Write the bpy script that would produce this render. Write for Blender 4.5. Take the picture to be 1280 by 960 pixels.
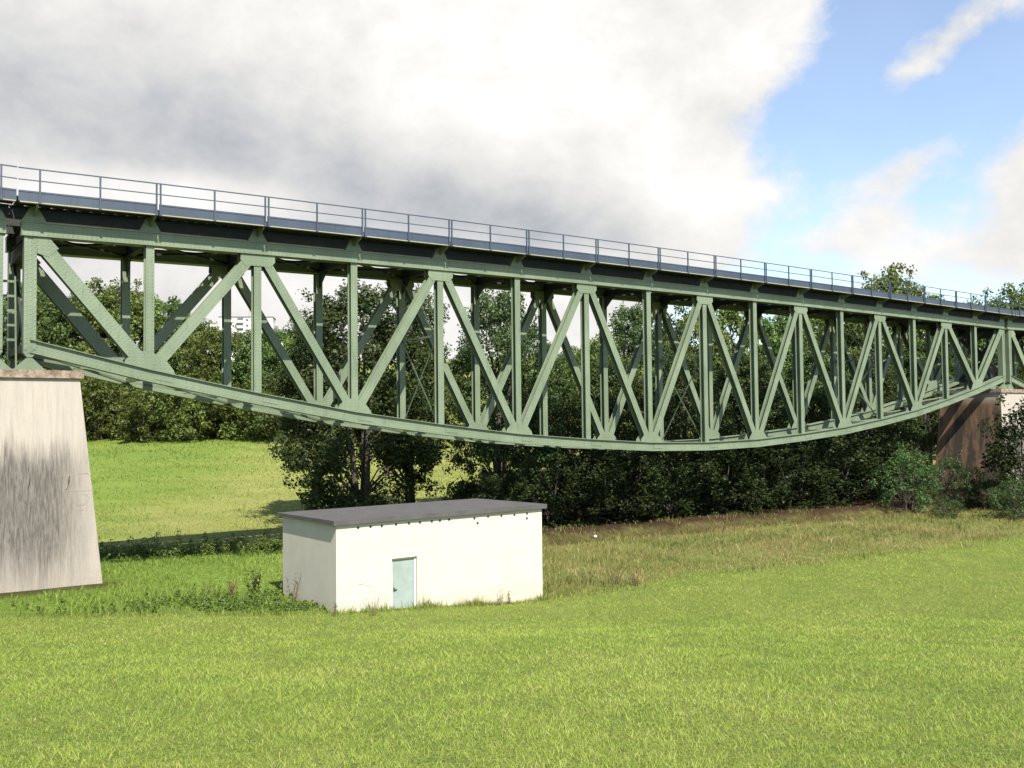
import bpy, math, random
import numpy as np
from mathutils import Vector, Matrix, noise as mnoise

S = bpy.context.scene
for o in list(bpy.data.objects):
    bpy.data.objects.remove(o)
COL = S.collection
R = math.radians

# ------------------------------------------------------------------ camera
EYE = 5.9
cam = bpy.data.cameras.new('camera')
cam.sensor_width = 36.0
cam.lens = 1163.0 / 1280.0 * 36.0
cam.clip_start = 0.1
cam.clip_end = 6000
camo = bpy.data.objects.new('camera', cam)
COL.objects.link(camo)
camo.matrix_world = (Matrix.Translation((0, 0, EYE)) @ Matrix.Rotation(R(90 + 2.166), 4, 'X')
                     @ Matrix.Rotation(R(-0.657), 4, 'Z'))
S.camera = camo

# ------------------------------------------------------------------ exposure
S.view_settings.view_transform = 'Standard'
S.view_settings.look = 'None'
S.view_settings.gamma = 1
S.view_settings.use_curve_mapping = False
S.view_settings.exposure = 1.0

S.render.engine = 'CYCLES'
S.cycles.use_denoising = True
S.cycles.max_bounces = 6
S.cycles.diffuse_bounces = 3
S.cycles.glossy_bounces = 2
S.cycles.transmission_bounces = 3
S.cycles.caustics_reflective = False
S.cycles.caustics_refractive = False

# ------------------------------------------------------------------ sun
SUN_EL, SUN_AZ = 47.0, 22.0          # azimuth: degrees to the right of straight behind the camera
sd = Vector((math.sin(R(SUN_AZ)) * math.cos(R(SUN_EL)), -math.cos(R(SUN_AZ)) * math.cos(R(SUN_EL)), math.sin(R(SUN_EL))))
sun = bpy.data.lights.new('sun', 'SUN')
sun.energy = 4.9
sun.angle = R(0.5)
sun.color = (1.0, 0.95, 0.86)
suno = bpy.data.objects.new('sun', sun)
suno.rotation_euler = sd.to_track_quat('Z', 'Y').to_euler()
suno.location = (60, -120, 150)
COL.objects.link(suno)


# ------------------------------------------------------------------ node helper
class NT:
    def __init__(self, tree):
        self.t = tree
        self.n = tree.nodes
        self.l = tree.links

    def new(self, typ, **kw):
        n = self.n.new(typ)
        for k, v in kw.items():
            setattr(n, k, v)
        return n

    def put(self, sock, v):
        if hasattr(v, 'links') or isinstance(v, bpy.types.NodeSocket):
            self.l.new(v, sock)
        elif v is not None:
            if isinstance(v, tuple) and len(v) == 3 and sock.type == 'RGBA':
                v = v + (1,)
            sock.default_value = v

    def m(self, op, a, b=None, c=None, clamp=False):
        n = self.new('ShaderNodeMath', operation=op, use_clamp=clamp)
        self.put(n.inputs[0], a)
        if b is not None:
            self.put(n.inputs[1], b)
        if c is not None:
            self.put(n.inputs[2], c)
        return n.outputs[0]

    def ss(self, x, lo, hi, a=0.0, b=1.0):
        n = self.new('ShaderNodeMapRange', interpolation_type='SMOOTHSTEP')
        self.put(n.inputs[0], x)
        self.put(n.inputs[1], lo)
        self.put(n.inputs[2], hi)
        self.put(n.inputs[3], a)
        self.put(n.inputs[4], b)
        return n.outputs[0]

    def mix(self, f, a, b, mode='MIX'):
        n = self.new('ShaderNodeMix', data_type='RGBA', blend_type=mode)
        self.put(n.inputs[0], f)
        self.put(n.inputs[6], a)
        self.put(n.inputs[7], b)
        return n.outputs[2]

    def noise(self, vec, scale, detail=4, rough=0.55, dist=0.0):
        n = self.new('ShaderNodeTexNoise')
        if vec is not None:
            self.l.new(vec, n.inputs['Vector'])
        n.inputs['Scale'].default_value = scale
        n.inputs['Detail'].default_value = detail
        n.inputs['Roughness'].default_value = rough
        n.inputs['Distortion'].default_value = dist
        return n.outputs['Fac']

    def vmul(self, vec, s):
        n = self.new('ShaderNodeVectorMath', operation='MULTIPLY')
        self.l.new(vec, n.inputs[0])
        n.inputs[1].default_value = s
        return n.outputs[0]

    def sep(self, vec):
        n = self.new('ShaderNodeSeparateXYZ')
        self.l.new(vec, n.inputs[0])
        return n.outputs

    def attr(self, name):
        return self.new('ShaderNodeAttribute', attribute_name=name)


# ------------------------------------------------------------------ world: sky with clouds
W = bpy.data.worlds.new('World')
S.world = W
W.use_nodes = True
w = NT(W.node_tree)
w.n.clear()
sky = w.new('ShaderNodeTexSky', sky_type='NISHITA')
sky.sun_disc = False
sky.sun_elevation = R(SUN_EL)
sky.sun_rotation = R(180 - SUN_AZ)
sky.air_density = 1.0
sky.dust_density = 0.4
sky.ozone_density = 1.6
tc = w.new('ShaderNodeTexCoord')
V = tc.outputs['Generated']
vx, vy, vz = w.sep(V)
az = w.m('ARCTAN2', vx, vy)
el = w.m('ARCSINE', vz)
Vs = w.vmul(V, (1, 1, 1.25))
nA = w.noise(Vs, 2.6, 7, 0.56, 0.3)
nB = w.noise(Vs, 6.5, 10, 0.58, 0.1)
nC = w.noise(w.vmul(V, (1, 1, 1.4)), 15.0, 10, 0.60, 0.15)


def blob(a0, e0, sa, se, ang=0.0):
    c, s = math.cos(ang), math.sin(ang)
    da = w.m('SUBTRACT', az, a0)
    de = w.m('SUBTRACT', el, e0)
    p = w.m('ADD', w.m('MULTIPLY', da, c / sa), w.m('MULTIPLY', de, s / sa))
    q = w.m('ADD', w.m('MULTIPLY', da, -s / se), w.m('MULTIPLY', de, c / se))
    r2 = w.m('ADD', w.m('MULTIPLY', p, p), w.m('MULTIPLY', q, q))
    return w.m('EXPONENT', w.m('MULTIPLY', r2, -1.0))


def total(*terms):
    x = terms[0]
    for t in terms[1:]:
        x = w.m('ADD', x, t)
    return x


def gain(x, g):
    return w.m('MULTIPLY', x, g)


nzA = w.m('SUBTRACT', nA, 0.5)
nzB = w.m('SUBTRACT', nB, 0.5)
nzC = w.m('SUBTRACT', nC, 0.5)
# cover: overcast over the left of the valley, a blue opening to the right, wisps inside the opening
opening = w.ss(w.m('SUBTRACT', az, w.m('MULTIPLY', w.m('SUBTRACT', el, 0.30), 0.55)), 0.20, 0.36)
opening = w.m('MULTIPLY', opening, w.ss(az, 1.5, 1.1))
cover = total(w.m('MULTIPLY', opening, -1.95), gain(nzB, 2.1), gain(nzC, 1.7), gain(nzA, 0.4), 1.22)
cover = total(cover,
              gain(blob(0.425, 0.335, 0.095, 0.026, 0.55), 1.10),
              gain(blob(0.50, 0.385, 0.12, 0.035, 0.3), 1.00),
              gain(blob(0.405, 0.240, 0.055, 0.022, 0.5), 1.10),
              gain(blob(0.26, 0.215, 0.12, 0.050, 0.25), 1.00),
              gain(blob(0.56, 0.185, 0.12, 0.085, 0.3), 1.80),
              gain(blob(0.57, 0.255, 0.08, 0.055, 0.2), 1.25),
              gain(blob(0.38, 0.190, 0.07, 0.022, 0.3), 0.80),
              gain(blob(0.34, 0.150, 0.20, 0.030, 0.0), 0.75))
front = w.m('MULTIPLY', w.ss(w.m('ABSOLUTE', az), 1.25, 0.85), w.ss(el, 0.80, 0.52))
mask = w.m('MULTIPLY', w.ss(cover, -0.15, 0.85), front)
# cloud tone: bright overhead to the middle, grey belly to the left and a darker band above the deck
grey = total(gain(blob(-0.42, 0.300, 0.36, 0.062, -0.10), 0.31),
             gain(blob(-0.10, 0.235, 0.22, 0.045, -0.12), 0.22),
             gain(blob(0.06, 0.20, 0.22, 0.035, -0.1), 0.26),
             gain(blob(-0.45, 0.42, 0.22, 0.05, 0.1), 0.06),
             gain(blob(0.60, 0.24, 0.06, 0.035, 0.2), 0.40))
grey = w.m('MULTIPLY', grey, w.m('ADD', 0.75, gain(nzB, 1.4)))
tone = total(0.86, gain(nzB, 0.50), gain(nzC, 0.42), w.m('MULTIPLY', grey, -1.0),
             gain(blob(0.0, 0.40, 0.22, 0.16), 0.14), gain(blob(0.20, 0.215, 0.09, 0.05), 0.22),
             gain(blob(0.07, 0.155, 0.04, 0.02), 0.22), gain(blob(-0.36, 0.232, 0.14, 0.022), 0.24))
tone = w.m('MAXIMUM', w.m('MINIMUM', tone, 1.0), 0.36)
ccol = w.mix(w.ss(tone, 0.40, 0.86), (0.86, 0.91, 1.0), (1.0, 0.985, 0.96))
cs = w.new('ShaderNodeVectorMath', operation='SCALE')
w.l.new(ccol, cs.inputs[0])
w.put(cs.inputs['Scale'], w.m('MULTIPLY', tone, 5.25))
skyc = w.mix(1.0, sky.outputs[0], (1.22, 1.18, 1.17), 'MULTIPLY')
mask = w.m('MAXIMUM', mask, w.m('MULTIPLY', front, 0.13))
final = w.mix(mask, skyc, cs.outputs[0])
bg = w.new('ShaderNodeBackground')
w.l.new(final, bg.inputs[0])
bg.inputs[1].default_value = 0.10
wo = w.new('ShaderNodeOutputWorld')
w.l.new(bg.outputs[0], wo.inputs[0])


# ------------------------------------------------------------------ material helpers
def material(name):
    m = bpy.data.materials.new(name)
    m.use_nodes = True
    t = NT(m.node_tree)
    t.n.clear()
    out = t.new('ShaderNodeOutputMaterial')
    b = t.new('ShaderNodeBsdfPrincipled')
    t.l.new(b.outputs[0], out.inputs[0])
    t.b, t.out = b, out
    t.obj = t.new('ShaderNodeTexCoord').outputs['Object']
    t.geo = t.new('ShaderNodeNewGeometry').outputs['Position']
    return m, t


def bump(t, h, strength=0.4, dist=0.02):
    n = t.new('ShaderNodeBump')
    n.inputs['Strength'].default_value = strength
    n.inputs['Distance'].default_value = dist
    t.l.new(h, n.inputs['Height'])
    t.l.new(n.outputs[0], t.b.inputs['Normal'])


def steel(name, c1, c2, rough=0.5, rivets=True, rust=0.12, bs=0.45):
    m, t = material(name)
    big = t.noise(t.geo, 0.6, 5, 0.6)
    col = t.mix(t.ss(big, 0.35, 0.68), c1, c2)
    streak = t.noise(t.vmul(t.geo, (3.0, 3.0, 0.35)), 2.2, 5, 0.65)
    col = t.mix(t.ss(streak, 0.52, 0.76, 0, 0.65), col, tuple(x * 0.62 for x in c1))
    spots = t.noise(t.geo, 3.4, 7, 0.7)
    col = t.mix(t.ss(spots, 0.63, 0.72, 0, rust * 5), col, (0.11, 0.062, 0.035))
    t.b.inputs['Roughness'].default_value = rough
    h = t.noise(t.geo, 7.0, 4, 0.6)
    if rivets:
        uv = t.new('ShaderNodeTexCoord').outputs['UV']
        u, v, _ = t.sep(uv)
        fu = t.m('SUBTRACT', t.m('FRACT', t.m('DIVIDE', u, 0.17)), 0.5)
        fv = t.m('SUBTRACT', t.m('FRACT', t.m('DIVIDE', v, 0.15)), 0.5)
        r = t.m('SQRT', t.m('ADD', t.m('POWER', t.m('MULTIPLY', fu, 0.17), 2.0), t.m('POWER', t.m('MULTIPLY', fv, 0.15), 2.0)))
        dome = t.ss(r, 0.032, 0.012)
        ring = t.ss(r, 0.040, 0.026)
        col = t.mix(t.m('MULTIPLY', ring, 0.17), col, tuple(x * 0.45 for x in c1))  # shade around the rivet heads is put into the paint colour
        h = t.m('ADD', t.m('MULTIPLY', h, 0.25), t.m('MULTIPLY', dome, 1.0))
    t.put(t.b.inputs['Base Color'], col)
    bump(t, h, bs, 0.02)
    return m


M = {}
M['green'] = steel('green_bridge_paint', (0.124, 0.158, 0.098), (0.160, 0.196, 0.126), 0.5)
M['green_plain'] = steel('green_plain_paint', (0.110, 0.143, 0.087), (0.140, 0.176, 0.110), 0.5, False)
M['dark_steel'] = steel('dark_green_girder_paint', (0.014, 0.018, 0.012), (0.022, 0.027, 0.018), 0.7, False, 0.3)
M['rail_grey'] = steel('blue_grey_railing_paint', (0.036, 0.049, 0.072), (0.046, 0.062, 0.089), 0.5, False, 0.03, 0.06)
M['tan'] = steel('tan_angle_iron', (0.26, 0.25, 0.17), (0.32, 0.30, 0.21), 0.7, False, 0.1)

m, t = material('creosoted_timber')
g = t.noise(t.vmul(t.obj, (1, 6, 6)), 4.0, 5)
t.put(t.b.inputs['Base Color'], t.mix(g, (0.035, 0.028, 0.02), (0.09, 0.072, 0.055)))
t.b.inputs['Roughness'].default_value = 0.9
M['timber'] = m

m, t = material('weathered_pole_wood')
g = t.noise(t.vmul(t.obj, (9, 9, 1)), 4.0, 5)
t.put(t.b.inputs['Base Color'], t.mix(g, (0.22, 0.11, 0.05), (0.42, 0.26, 0.13)))
t.b.inputs['Roughness'].default_value = 0.8
M['pole_wood'] = m


def concrete(name, base, dark, brown=False):
    m, t = material(name)
    x, y, z = t.sep(t.obj)
    boards = t.noise(t.vmul(t.obj, (7.5, 7.5, 0.12)), 1.0, 4, 0.75)
    fine = t.noise(t.vmul(t.obj, (18, 18, 1.6)), 1.0, 6, 0.7)
    grit = t.noise(t.obj, 14, 6, 0.7)
    col = t.mix(t.ss(boards, 0.35, 0.70), base, tuple(c * 0.84 for c in base))
    col = t.mix(t.ss(grit, 0.30, 0.75, 0.0, 0.28), col, tuple(c * 0.7 for c in base))
    if brown:
        big = t.noise(t.vmul(t.obj, (0.9, 0.9, 0.32)), 1.0, 6, 0.68, 0.6)
        st = t.noise(t.vmul(t.obj, (2.4, 2.4, 0.16)), 1.0, 6, 0.72)
        k = t.m('MULTIPLY', t.ss(z, 7.6, 5.6), t.ss(t.m('ADD', big, t.m('MULTIPLY', st, 0.6)), 0.66, 0.88), clamp=True)
        col = t.mix(t.m('MULTIPLY', t.ss(z, 7.4, 6.5), 0.92), col, (0.155, 0.082, 0.038))
        col = t.mix(t.m('MULTIPLY', k, 0.92), col, dark)
    else:
        wav = t.m('MULTIPLY', t.m('SUBTRACT', t.noise(t.vmul(t.obj, (2.6, 2.6, 0.10)), 1.0, 5, 0.7), 0.5), 3.6)
        zz = t.m('ADD', z, wav)
        band = t.m('MULTIPLY', t.ss(zz, 5.7, 4.2), t.ss(zz, -1.2, 2.0))
        band = t.m('MULTIPLY', band, t.ss(x, 2.9, 1.1, 0.15, 1.0))
        k = t.m('MULTIPLY', band, t.ss(fine, 0.25, 0.70, 0.55, 1.0))
        col = t.mix(t.m('MULTIPLY', k, 0.95), col, dark)
        pit = t.noise(t.vmul(t.obj, (9, 9, 5)), 1.0, 3, 0.5)
        col = t.mix(t.m('MULTIPLY', t.ss(pit, 0.70, 0.74), t.m('ADD', 0.12, t.m('MULTIPLY', band, 0.6))), col, (0.04, 0.035, 0.03))
        foot = t.m('MULTIPLY', t.ss(z, 0.9, 0.0), t.ss(grit, 0.35, 0.6))
        col = t.mix(t.m('MULTIPLY', foot, 0.4), col, (0.22, 0.19, 0.13))
    joint = t.m('LESS_THAN', t.m('ABSOLUTE', t.m('SUBTRACT', z, 3.42)), 0.012)
    col = t.mix(t.m('MULTIPLY', joint, 0.5), col, (0.12, 0.10, 0.09))
    t.put(t.b.inputs['Base Color'], col)
    t.b.inputs['Roughness'].default_value = 0.9
    bump(t, t.m('ADD', t.m('MULTIPLY', boards, 0.7), t.m('MULTIPLY', fine, 0.4)), 0.5, 0.03)
    return m


M['concrete'] = concrete('board_marked_concrete', (0.36, 0.318, 0.265), (0.042, 0.036, 0.031))
M['concrete_brown'] = concrete('stained_concrete', (0.38, 0.32, 0.27), (0.030, 0.026, 0.018), True)

m, t = material('weathered_cap_stone')
g = t.noise(t.obj, 3.5, 7, 0.7)
col = t.mix(t.ss(g, 0.35, 0.65), (0.30, 0.235, 0.175), (0.12, 0.085, 0.06))
t.put(t.b.inputs['Base Color'], col)
t.b.inputs['Roughness'].default_value = 0.95
bump(t, g, 0.8, 0.05)
M['cap'] = m

m, t = material('cream_render')
x, y, z = t.sep(t.obj)
n1 = t.noise(t.obj, 1.3, 6, 0.6)
n2 = t.noise(t.vmul(t.obj, (5, 5, 0.5)), 1.0, 5, 0.65)
col = t.mix(t.ss(n1, 0.3, 0.7), (0.50, 0.462, 0.378), (0.46, 0.425, 0.345))
col = t.mix(t.ss(n2, 0.55, 0.8, 0.0, 0.3), col, (0.40, 0.375, 0.32))
foot = t.m('MULTIPLY', t.ss(z, 0.55, -0.35), t.ss(t.noise(t.obj, 3.0, 6, 0.7), 0.3, 0.65))
col = t.mix(t.m('MULTIPLY', foot, 0.55), col, (0.42, 0.33, 0.22))
t.put(t.b.inputs['Base Color'], col)
t.b.inputs['Roughness'].default_value = 0.9
bump(t, t.noise(t.obj, 30, 4, 0.6), 0.25, 0.01)
M['render'] = m

m, t = material('roofing_felt')
n1 = t.noise(t.obj, 2.0, 6, 0.6)
n2 = t.noise(t.obj, 40, 3, 0.6)
lap = t.m('LESS_THAN', t.m('FRACT', t.m('MULTIPLY', t.sep(t.obj)[0], 1.0)), 0.03)
col = t.mix(t.ss(n1, 0.3, 0.7), (0.042, 0.040, 0.037), (0.070, 0.066, 0.060))
col = t.mix(t.m('MULTIPLY', n2, 0.4), col, (0.12, 0.11, 0.105))
col = t.mix(t.m('MULTIPLY', lap, 0.6), col, (0.06, 0.055, 0.05))
t.put(t.b.inputs['Base Color'], col)
t.b.inputs['Roughness'].default_value = 0.9
bump(t, n2, 0.3, 0.01)
M['felt'] = m


def plain(name, col, rough=0.6, var=0.15, scale=6.0, metal=0.0):
    m, t = material(name)
    n = t.noise(t.obj, scale, 5, 0.6)
    t.put(t.b.inputs['Base Color'], t.mix(t.ss(n, 0.3, 0.7), col, tuple(c * (1 - var) for c in col)))
    t.b.inputs['Roughness'].default_value = rough
    t.b.inputs['Metallic'].default_value = metal
    return m


M['door'] = plain('pale_mint_door_paint', (0.275, 0.325, 0.292), 0.55, 0.16, 3.0)
M['door_frame'] = plain('cream_frame_paint', (0.66, 0.66, 0.58), 0.6, 0.1)
M['black'] = plain('dark_hole', (0.015, 0.014, 0.013), 0.9)
M['handle'] = plain('dull_metal', (0.16, 0.16, 0.16), 0.4, 0.1, 6, 0.8)
M['spray'] = plain('faded_blue_spray', (0.34, 0.42, 0.46), 0.9, 0.25, 9.0)
M['spray_grey'] = plain('faded_grey_spray', (0.22, 0.22, 0.24), 0.9, 0.2, 9.0)
M['scratch'] = plain('dark_scratch', (0.06, 0.048, 0.042), 0.95, 0.3, 9.0)
M['scratch_faint'] = plain('faint_scratch', (0.30, 0.26, 0.24), 0.95, 0.3, 9.0)
M['bark'] = plain('bark', (0.075, 0.06, 0.045), 0.9, 0.5, 5.0)
M['tower_wall'] = plain('pale_facade', (0.74, 0.71, 0.67), 0.8, 0.06, 0.2)
M['tower_ochre'] = plain('ochre_facade', (0.62, 0.52, 0.36), 0.8, 0.06, 0.2)
M['tower_glass'] = plain('facade_window', (0.10, 0.11, 0.13), 0.25, 0.2, 0.5)
M['tower_roof'] = plain('grey_slate', (0.16, 0.15, 0.15), 0.8, 0.1, 0.5)
M['steel_bare'] = plain('rail_steel', (0.18, 0.13, 0.10), 0.5, 0.3, 5.0)
M['litter'] = plain('white_plastic', (0.75, 0.75, 0.75), 0.5, 0.05)


def leafy(name, c_dark, c_light, trans=0.28, gloss=0.2):
    m = bpy.data.materials.new(name)
    m.use_nodes = True
    t = NT(m.node_tree)
    t.n.clear()
    out = t.new('ShaderNodeOutputMaterial')
    a = t.attr('tint').outputs['Fac']
    oi = t.new('ShaderNodeObjectInfo').outputs['Random']
    col = t.mix(a, c_dark, c_light)
    hs = t.new('ShaderNodeHueSaturation')
    t.put(hs.inputs['Hue'], t.m('ADD', 0.482, t.m('MULTIPLY', oi, 0.034)))
    t.put(hs.inputs['Value'], t.m('ADD', 0.75, t.m('MULTIPLY', oi, 0.55)))
    t.l.new(col, hs.inputs['Color'])
    b = t.new('ShaderNodeBsdfPrincipled')
    t.l.new(hs.outputs[0], b.inputs['Base Color'])
    b.inputs['Roughness'].default_value = 0.45
    b.inputs['Specular IOR Level'].default_value = gloss
    tr = t.new('ShaderNodeBsdfTranslucent')
    t.l.new(t.mix(1.0, hs.outputs[0], (1.15, 1.2, 0.6), 'MULTIPLY'), tr.inputs[0])
    ms = t.new('ShaderNodeMixShader')
    ms.inputs[0].default_value = trans
    t.l.new(b.outputs[0], ms.inputs[1])
    t.l.new(tr.outputs[0], ms.inputs[2])
    t.l.new(ms.outputs[0], out.inputs[0])
    return m


M['alder'] = leafy('alder_leaves', (0.028, 0.052, 0.016), (0.086, 0.118, 0.038))
M['oak'] = leafy('broad_leaves', (0.046, 0.084, 0.022), (0.122, 0.170, 0.050))
M['lime'] = leafy('pale_leaves', (0.070, 0.108, 0.024), (0.165, 0.205, 0.058))
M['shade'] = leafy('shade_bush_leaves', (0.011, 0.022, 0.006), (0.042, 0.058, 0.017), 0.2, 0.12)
M['willow'] = leafy('sallow_leaves', (0.034, 0.064, 0.018), (0.095, 0.135, 0.048))
M['hedge'] = leafy('hedge_leaves', (0.050, 0.074, 0.016), (0.130, 0.150, 0.036))
M['weed'] = leafy('weed_leaves', (0.065, 0.115, 0.022), (0.165, 0.235, 0.050))
M['dead'] = leafy('withered_stalks', (0.085, 0.050, 0.028), (0.20, 0.14, 0.07))


def grassy(name, c0, c1, c2):
    m = bpy.data.materials.new(name)
    m.use_nodes = True
    t = NT(m.node_tree)
    t.n.clear()
    out = t.new('ShaderNodeOutputMaterial')
    a = t.attr('tint').outputs['Fac']
    col = t.mix(t.ss(a, 0.0, 0.55), c0, c1)
    col = t.mix(t.ss(a, 0.70, 1.0), col, c2)
    b = t.new('ShaderNodeBsdfPrincipled')
    t.l.new(col, b.inputs['Base Color'])
    b.inputs['Roughness'].default_value = 0.5
    b.inputs['Specular IOR Level'].default_value = 0.25
    tr = t.new('ShaderNodeBsdfTranslucent')
    t.l.new(col, tr.inputs[0])
    ms = t.new('ShaderNodeMixShader')
    ms.inputs[0].default_value = 0.3
    t.l.new(b.outputs[0], ms.inputs[1])
    t.l.new(tr.outputs[0], ms.inputs[2])
    t.l.new(ms.outputs[0], out.inputs[0])
    return m


M['lawn_blade'] = grassy('lawn_blades', (0.140, 0.232, 0.033), (0.300, 0.378, 0.058), (0.50, 0.43, 0.20))
M['rough_blade'] = grassy('rough_blades', (0.095, 0.130, 0.027), (0.245, 0.215, 0.068), (0.40, 0.28, 0.14))
M['lush_blade'] = grassy('lush_blades', (0.092, 0.155, 0.022), (0.195, 0.258, 0.042), (0.33, 0.31, 0.11))


# ------------------------------------------------------------------ object helpers
def tag(o, label=None, cat=None, group=None, kind=None):
    if label:
        o['label'] = label
    if cat:
        o['category'] = cat
    if group:
        o['group'] = group
    if kind:
        o['kind'] = kind
    return o


def empty(name, loc=(0, 0, 0), rz=0.0):
    o = bpy.data.objects.new(name, None)
    o.empty_display_size = 0.5
    o.location = loc
    o.rotation_euler = (0, 0, rz)
    COL.objects.link(o)
    return o


def obj(name, me, parent=None, loc=(0, 0, 0)):
    o = bpy.data.objects.new(name, me)
    o.location = loc
    COL.objects.link(o)
    if parent:
        o.parent = parent
    return o


class MB:
    """collects polygons with metre-sized UVs"""

    def __init__(self):
        self.v, self.f, self.uv, self.mi = [], [], [], []

    def poly(self, pts, uvs=None, mi=0):
        n = len(self.v)
        self.v += [tuple(p) for p in pts]
        self.f.append(list(range(n, n + len(pts))))
        self.uv += uvs if uvs else [(0, 0)] * len(pts)
        self.mi.append(mi)

    def frame(self, o, ax, ay, az, sx, sy, sz, mi=0):
        """box centred on o with half axes along unit vectors ax, ay, az"""
        o, ax, ay, az = Vector(o), Vector(ax), Vector(ay), Vector(az)
        for s in (-1, 1):
            for (a, b, c, sa, sb, sc) in ((ax, ay, az, sx, sy, sz), (ay, az, ax, sy, sz, sx), (az, ax, ay, sz, sx, sy)):
                k = o + c * sc * s
                q = [k - a * sa - b * sb, k + a * sa - b * sb, k + a * sa + b * sb, k - a * sa + b * sb]
                u = [(0, 0), (2 * sa, 0), (2 * sa, 2 * sb), (0, 2 * sb)]
                if s < 0:
                    q.reverse()
                    u.reverse()
                self.poly(q, u, mi)

    def box(self, a, b, mi=0):
        a, b = Vector(a), Vector(b)
        h = (b - a) / 2
        self.frame((a + b) / 2, (1, 0, 0), (0, 1, 0), (0, 0, 1), abs(h.x), abs(h.y), abs(h.z), mi)

    def bar(self, p, q, wide, deep, side=(0, 1, 0), mi=0):
        """rectangular bar from p to q, deep measured along side"""
        p, q, side = Vector(p), Vector(q), Vector(side)
        u = (q - p)
        L = u.length
        u.normalize()
        side = (side - u * side.dot(u)).normalized()
        vv = side.cross(u)
        self.frame((p + q) / 2, u, side, vv, L / 2, deep / 2, wide / 2, mi)

    def tube(self, pts, radii, n=6, caps=True, mi=0):
        rings = []
        for i, p in enumerate(pts):
            p = Vector(p)
            a = Vector(pts[max(i - 1, 0)])
            b = Vector(pts[min(i + 1, len(pts) - 1)])
            d = (b - a).normalized()
            ref = Vector((1, 0, 0)) if abs(d.x) < 0.8 else Vector((0, 1, 0))
            e1 = d.cross(ref).normalized()
            e2 = d.cross(e1)
            rings.append([p + (e1 * math.cos(2 * math.pi * k / n) + e2 * math.sin(2 * math.pi * k / n)) * radii[i] for k in range(n)])
        for i in range(len(rings) - 1):
            for k in range(n):
                self.poly([rings[i][k], rings[i][(k + 1) % n], rings[i + 1][(k + 1) % n], rings[i + 1][k]], None, mi)
        if caps:
            self.poly(rings[0][::-1], None, mi)
            self.poly(rings[-1], None, mi)

    def prism(self, outline, n0, n1, axis='y', mi=0):
        """outline in (x,z) extruded between y=n0 and y=n1"""
        f = [Vector((x, n0, z)) for x, z in outline]
        b = [Vector((x, n1, z)) for x, z in outline]
        uv = [(x, z) for x, z in outline]
        self.poly(f, uv, mi)
        self.poly(b[::-1], uv[::-1], mi)
        k = len(f)
        for i in range(k):
            j = (i + 1) % k
            self.poly([f[j], f[i], b[i], b[j]], None, mi)

    def mesh(self, name, mats, smooth=False):
        me = bpy.data.meshes.new(name)
        me.from_pydata([tuple(v) for v in self.v], [], self.f)
        lay = me.uv_layers.new(name='UVMap')
        lay.data.foreach_set('uv', np.array(self.uv, dtype=np.float32).ravel())
        for mm in (mats if isinstance(mats, (list, tuple)) else [mats]):
            me.materials.append(mm)
        me.polygons.foreach_set('material_index', self.mi)
        if smooth:
            me.polygons.foreach_set('use_smooth', [True] * len(self.f))
        me.update()
        return me

    def build(self, name, mats, parent=None, loc=(0, 0, 0), smooth=False):
        return obj(name, self.mesh(name, mats, smooth), parent, loc)


def copy_tree(o, parent=None):
    c = o.copy()
    COL.objects.link(c)
    if parent:
        c.parent = parent
    for ch in list(o.children):
        copy_tree(ch, c)
    return c


# ------------------------------------------------------------------ terrain
CREEK = np.array([(-60, 41), (-30, 45.5), (-19, 48.5), (-12, 50.5), (-5, 50.0), (2, 49.8), (7, 52.4), (12, 55.4), (20, 59.5), (30, 64), (45, 73), (70, 90), (110, 118)], float)
EDGE = np.array([(-60, 27.2), (-16, 28.3), (-5.5, 28.2), (1.75, 33.6), (6.9, 38.0), (12.7, 41.0), (21.3, 45.8), (27.5, 50.0), (60, 70)], float)   # edge of the mown lawn


def sstep(x, a, b):
    u = np.clip((np.asarray(x, float) - a) / (b - a), 0, 1)
    return u * u * (3 - 2 * u)


def vnoise(x, y, s, seed=0.0):
    """cheap smooth noise out of sines"""
    x, y = np.asarray(x, float) / s + seed * 7.3, np.asarray(y, float) / s - seed * 3.1
    return (np.sin(x * 1.7 + 1.3 * np.sin(y * 1.1)) + np.sin(y * 1.9 + 1.7 * np.sin(x * 0.9 + 2)) +
            0.6 * np.sin(x * 3.7 + y * 2.9 + 1.1) + 0.5 * np.sin(x * 5.1 - y * 4.3)) / 3.1


def height(x, y):
    x, y = np.asarray(x, float), np.asarray(y, float)
    k = 0.32
    s = 4.3 - 0.164 * y
    h = np.where(s / k > 30, s, k * np.log1p(np.exp(np.clip(s / k, -50, 30)))) - 0.02
    h = np.minimum(h, 4.3 + 0.02 * np.maximum(-y, 0))
    h = h - 0.5 * sstep(x, -6, 2) * sstep(y, 22, 32) * sstep(y, 140, 70)
    yc = np.interp(x, CREEK[:, 0], CREEK[:, 1])
    dist = (y - yc) * 0.9
    h = h - 0.65 * np.exp(-(dist / 1.1) ** 2) + 0.15 * np.exp(-((dist - 2.4) / 1.4) ** 2)
    h = h - 0.8 * sstep(y - yc, -12, -1) * sstep(x, 2, -6) * sstep(y, 150, 60)
    far = np.maximum(y - yc - 4, 0)
    h = h + 5.6 * sstep(far, 0, 150)
    h = h + 36 * sstep(y, 190, 560)
    h = h + 0.06 * vnoise(x, y, 3.2) * sstep(y, 2, 12) + 0.5 * vnoise(x, y, 24, 2) * sstep(y, 60, 110)
    return h


def axis(lo, hi, dense_lo, dense_hi, step, grow=1.22):
    a = list(np.arange(dense_lo, dense_hi + 1e-6, step))
    s = step
    x = dense_hi
    while x < hi:
        s *= grow
        x += s
        a.append(min(x, hi))
    s = step
    x = dense_lo
    while x > lo:
        s *= grow
        x -= s
        a.insert(0, max(x, lo))
    return np.array(a)


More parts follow.
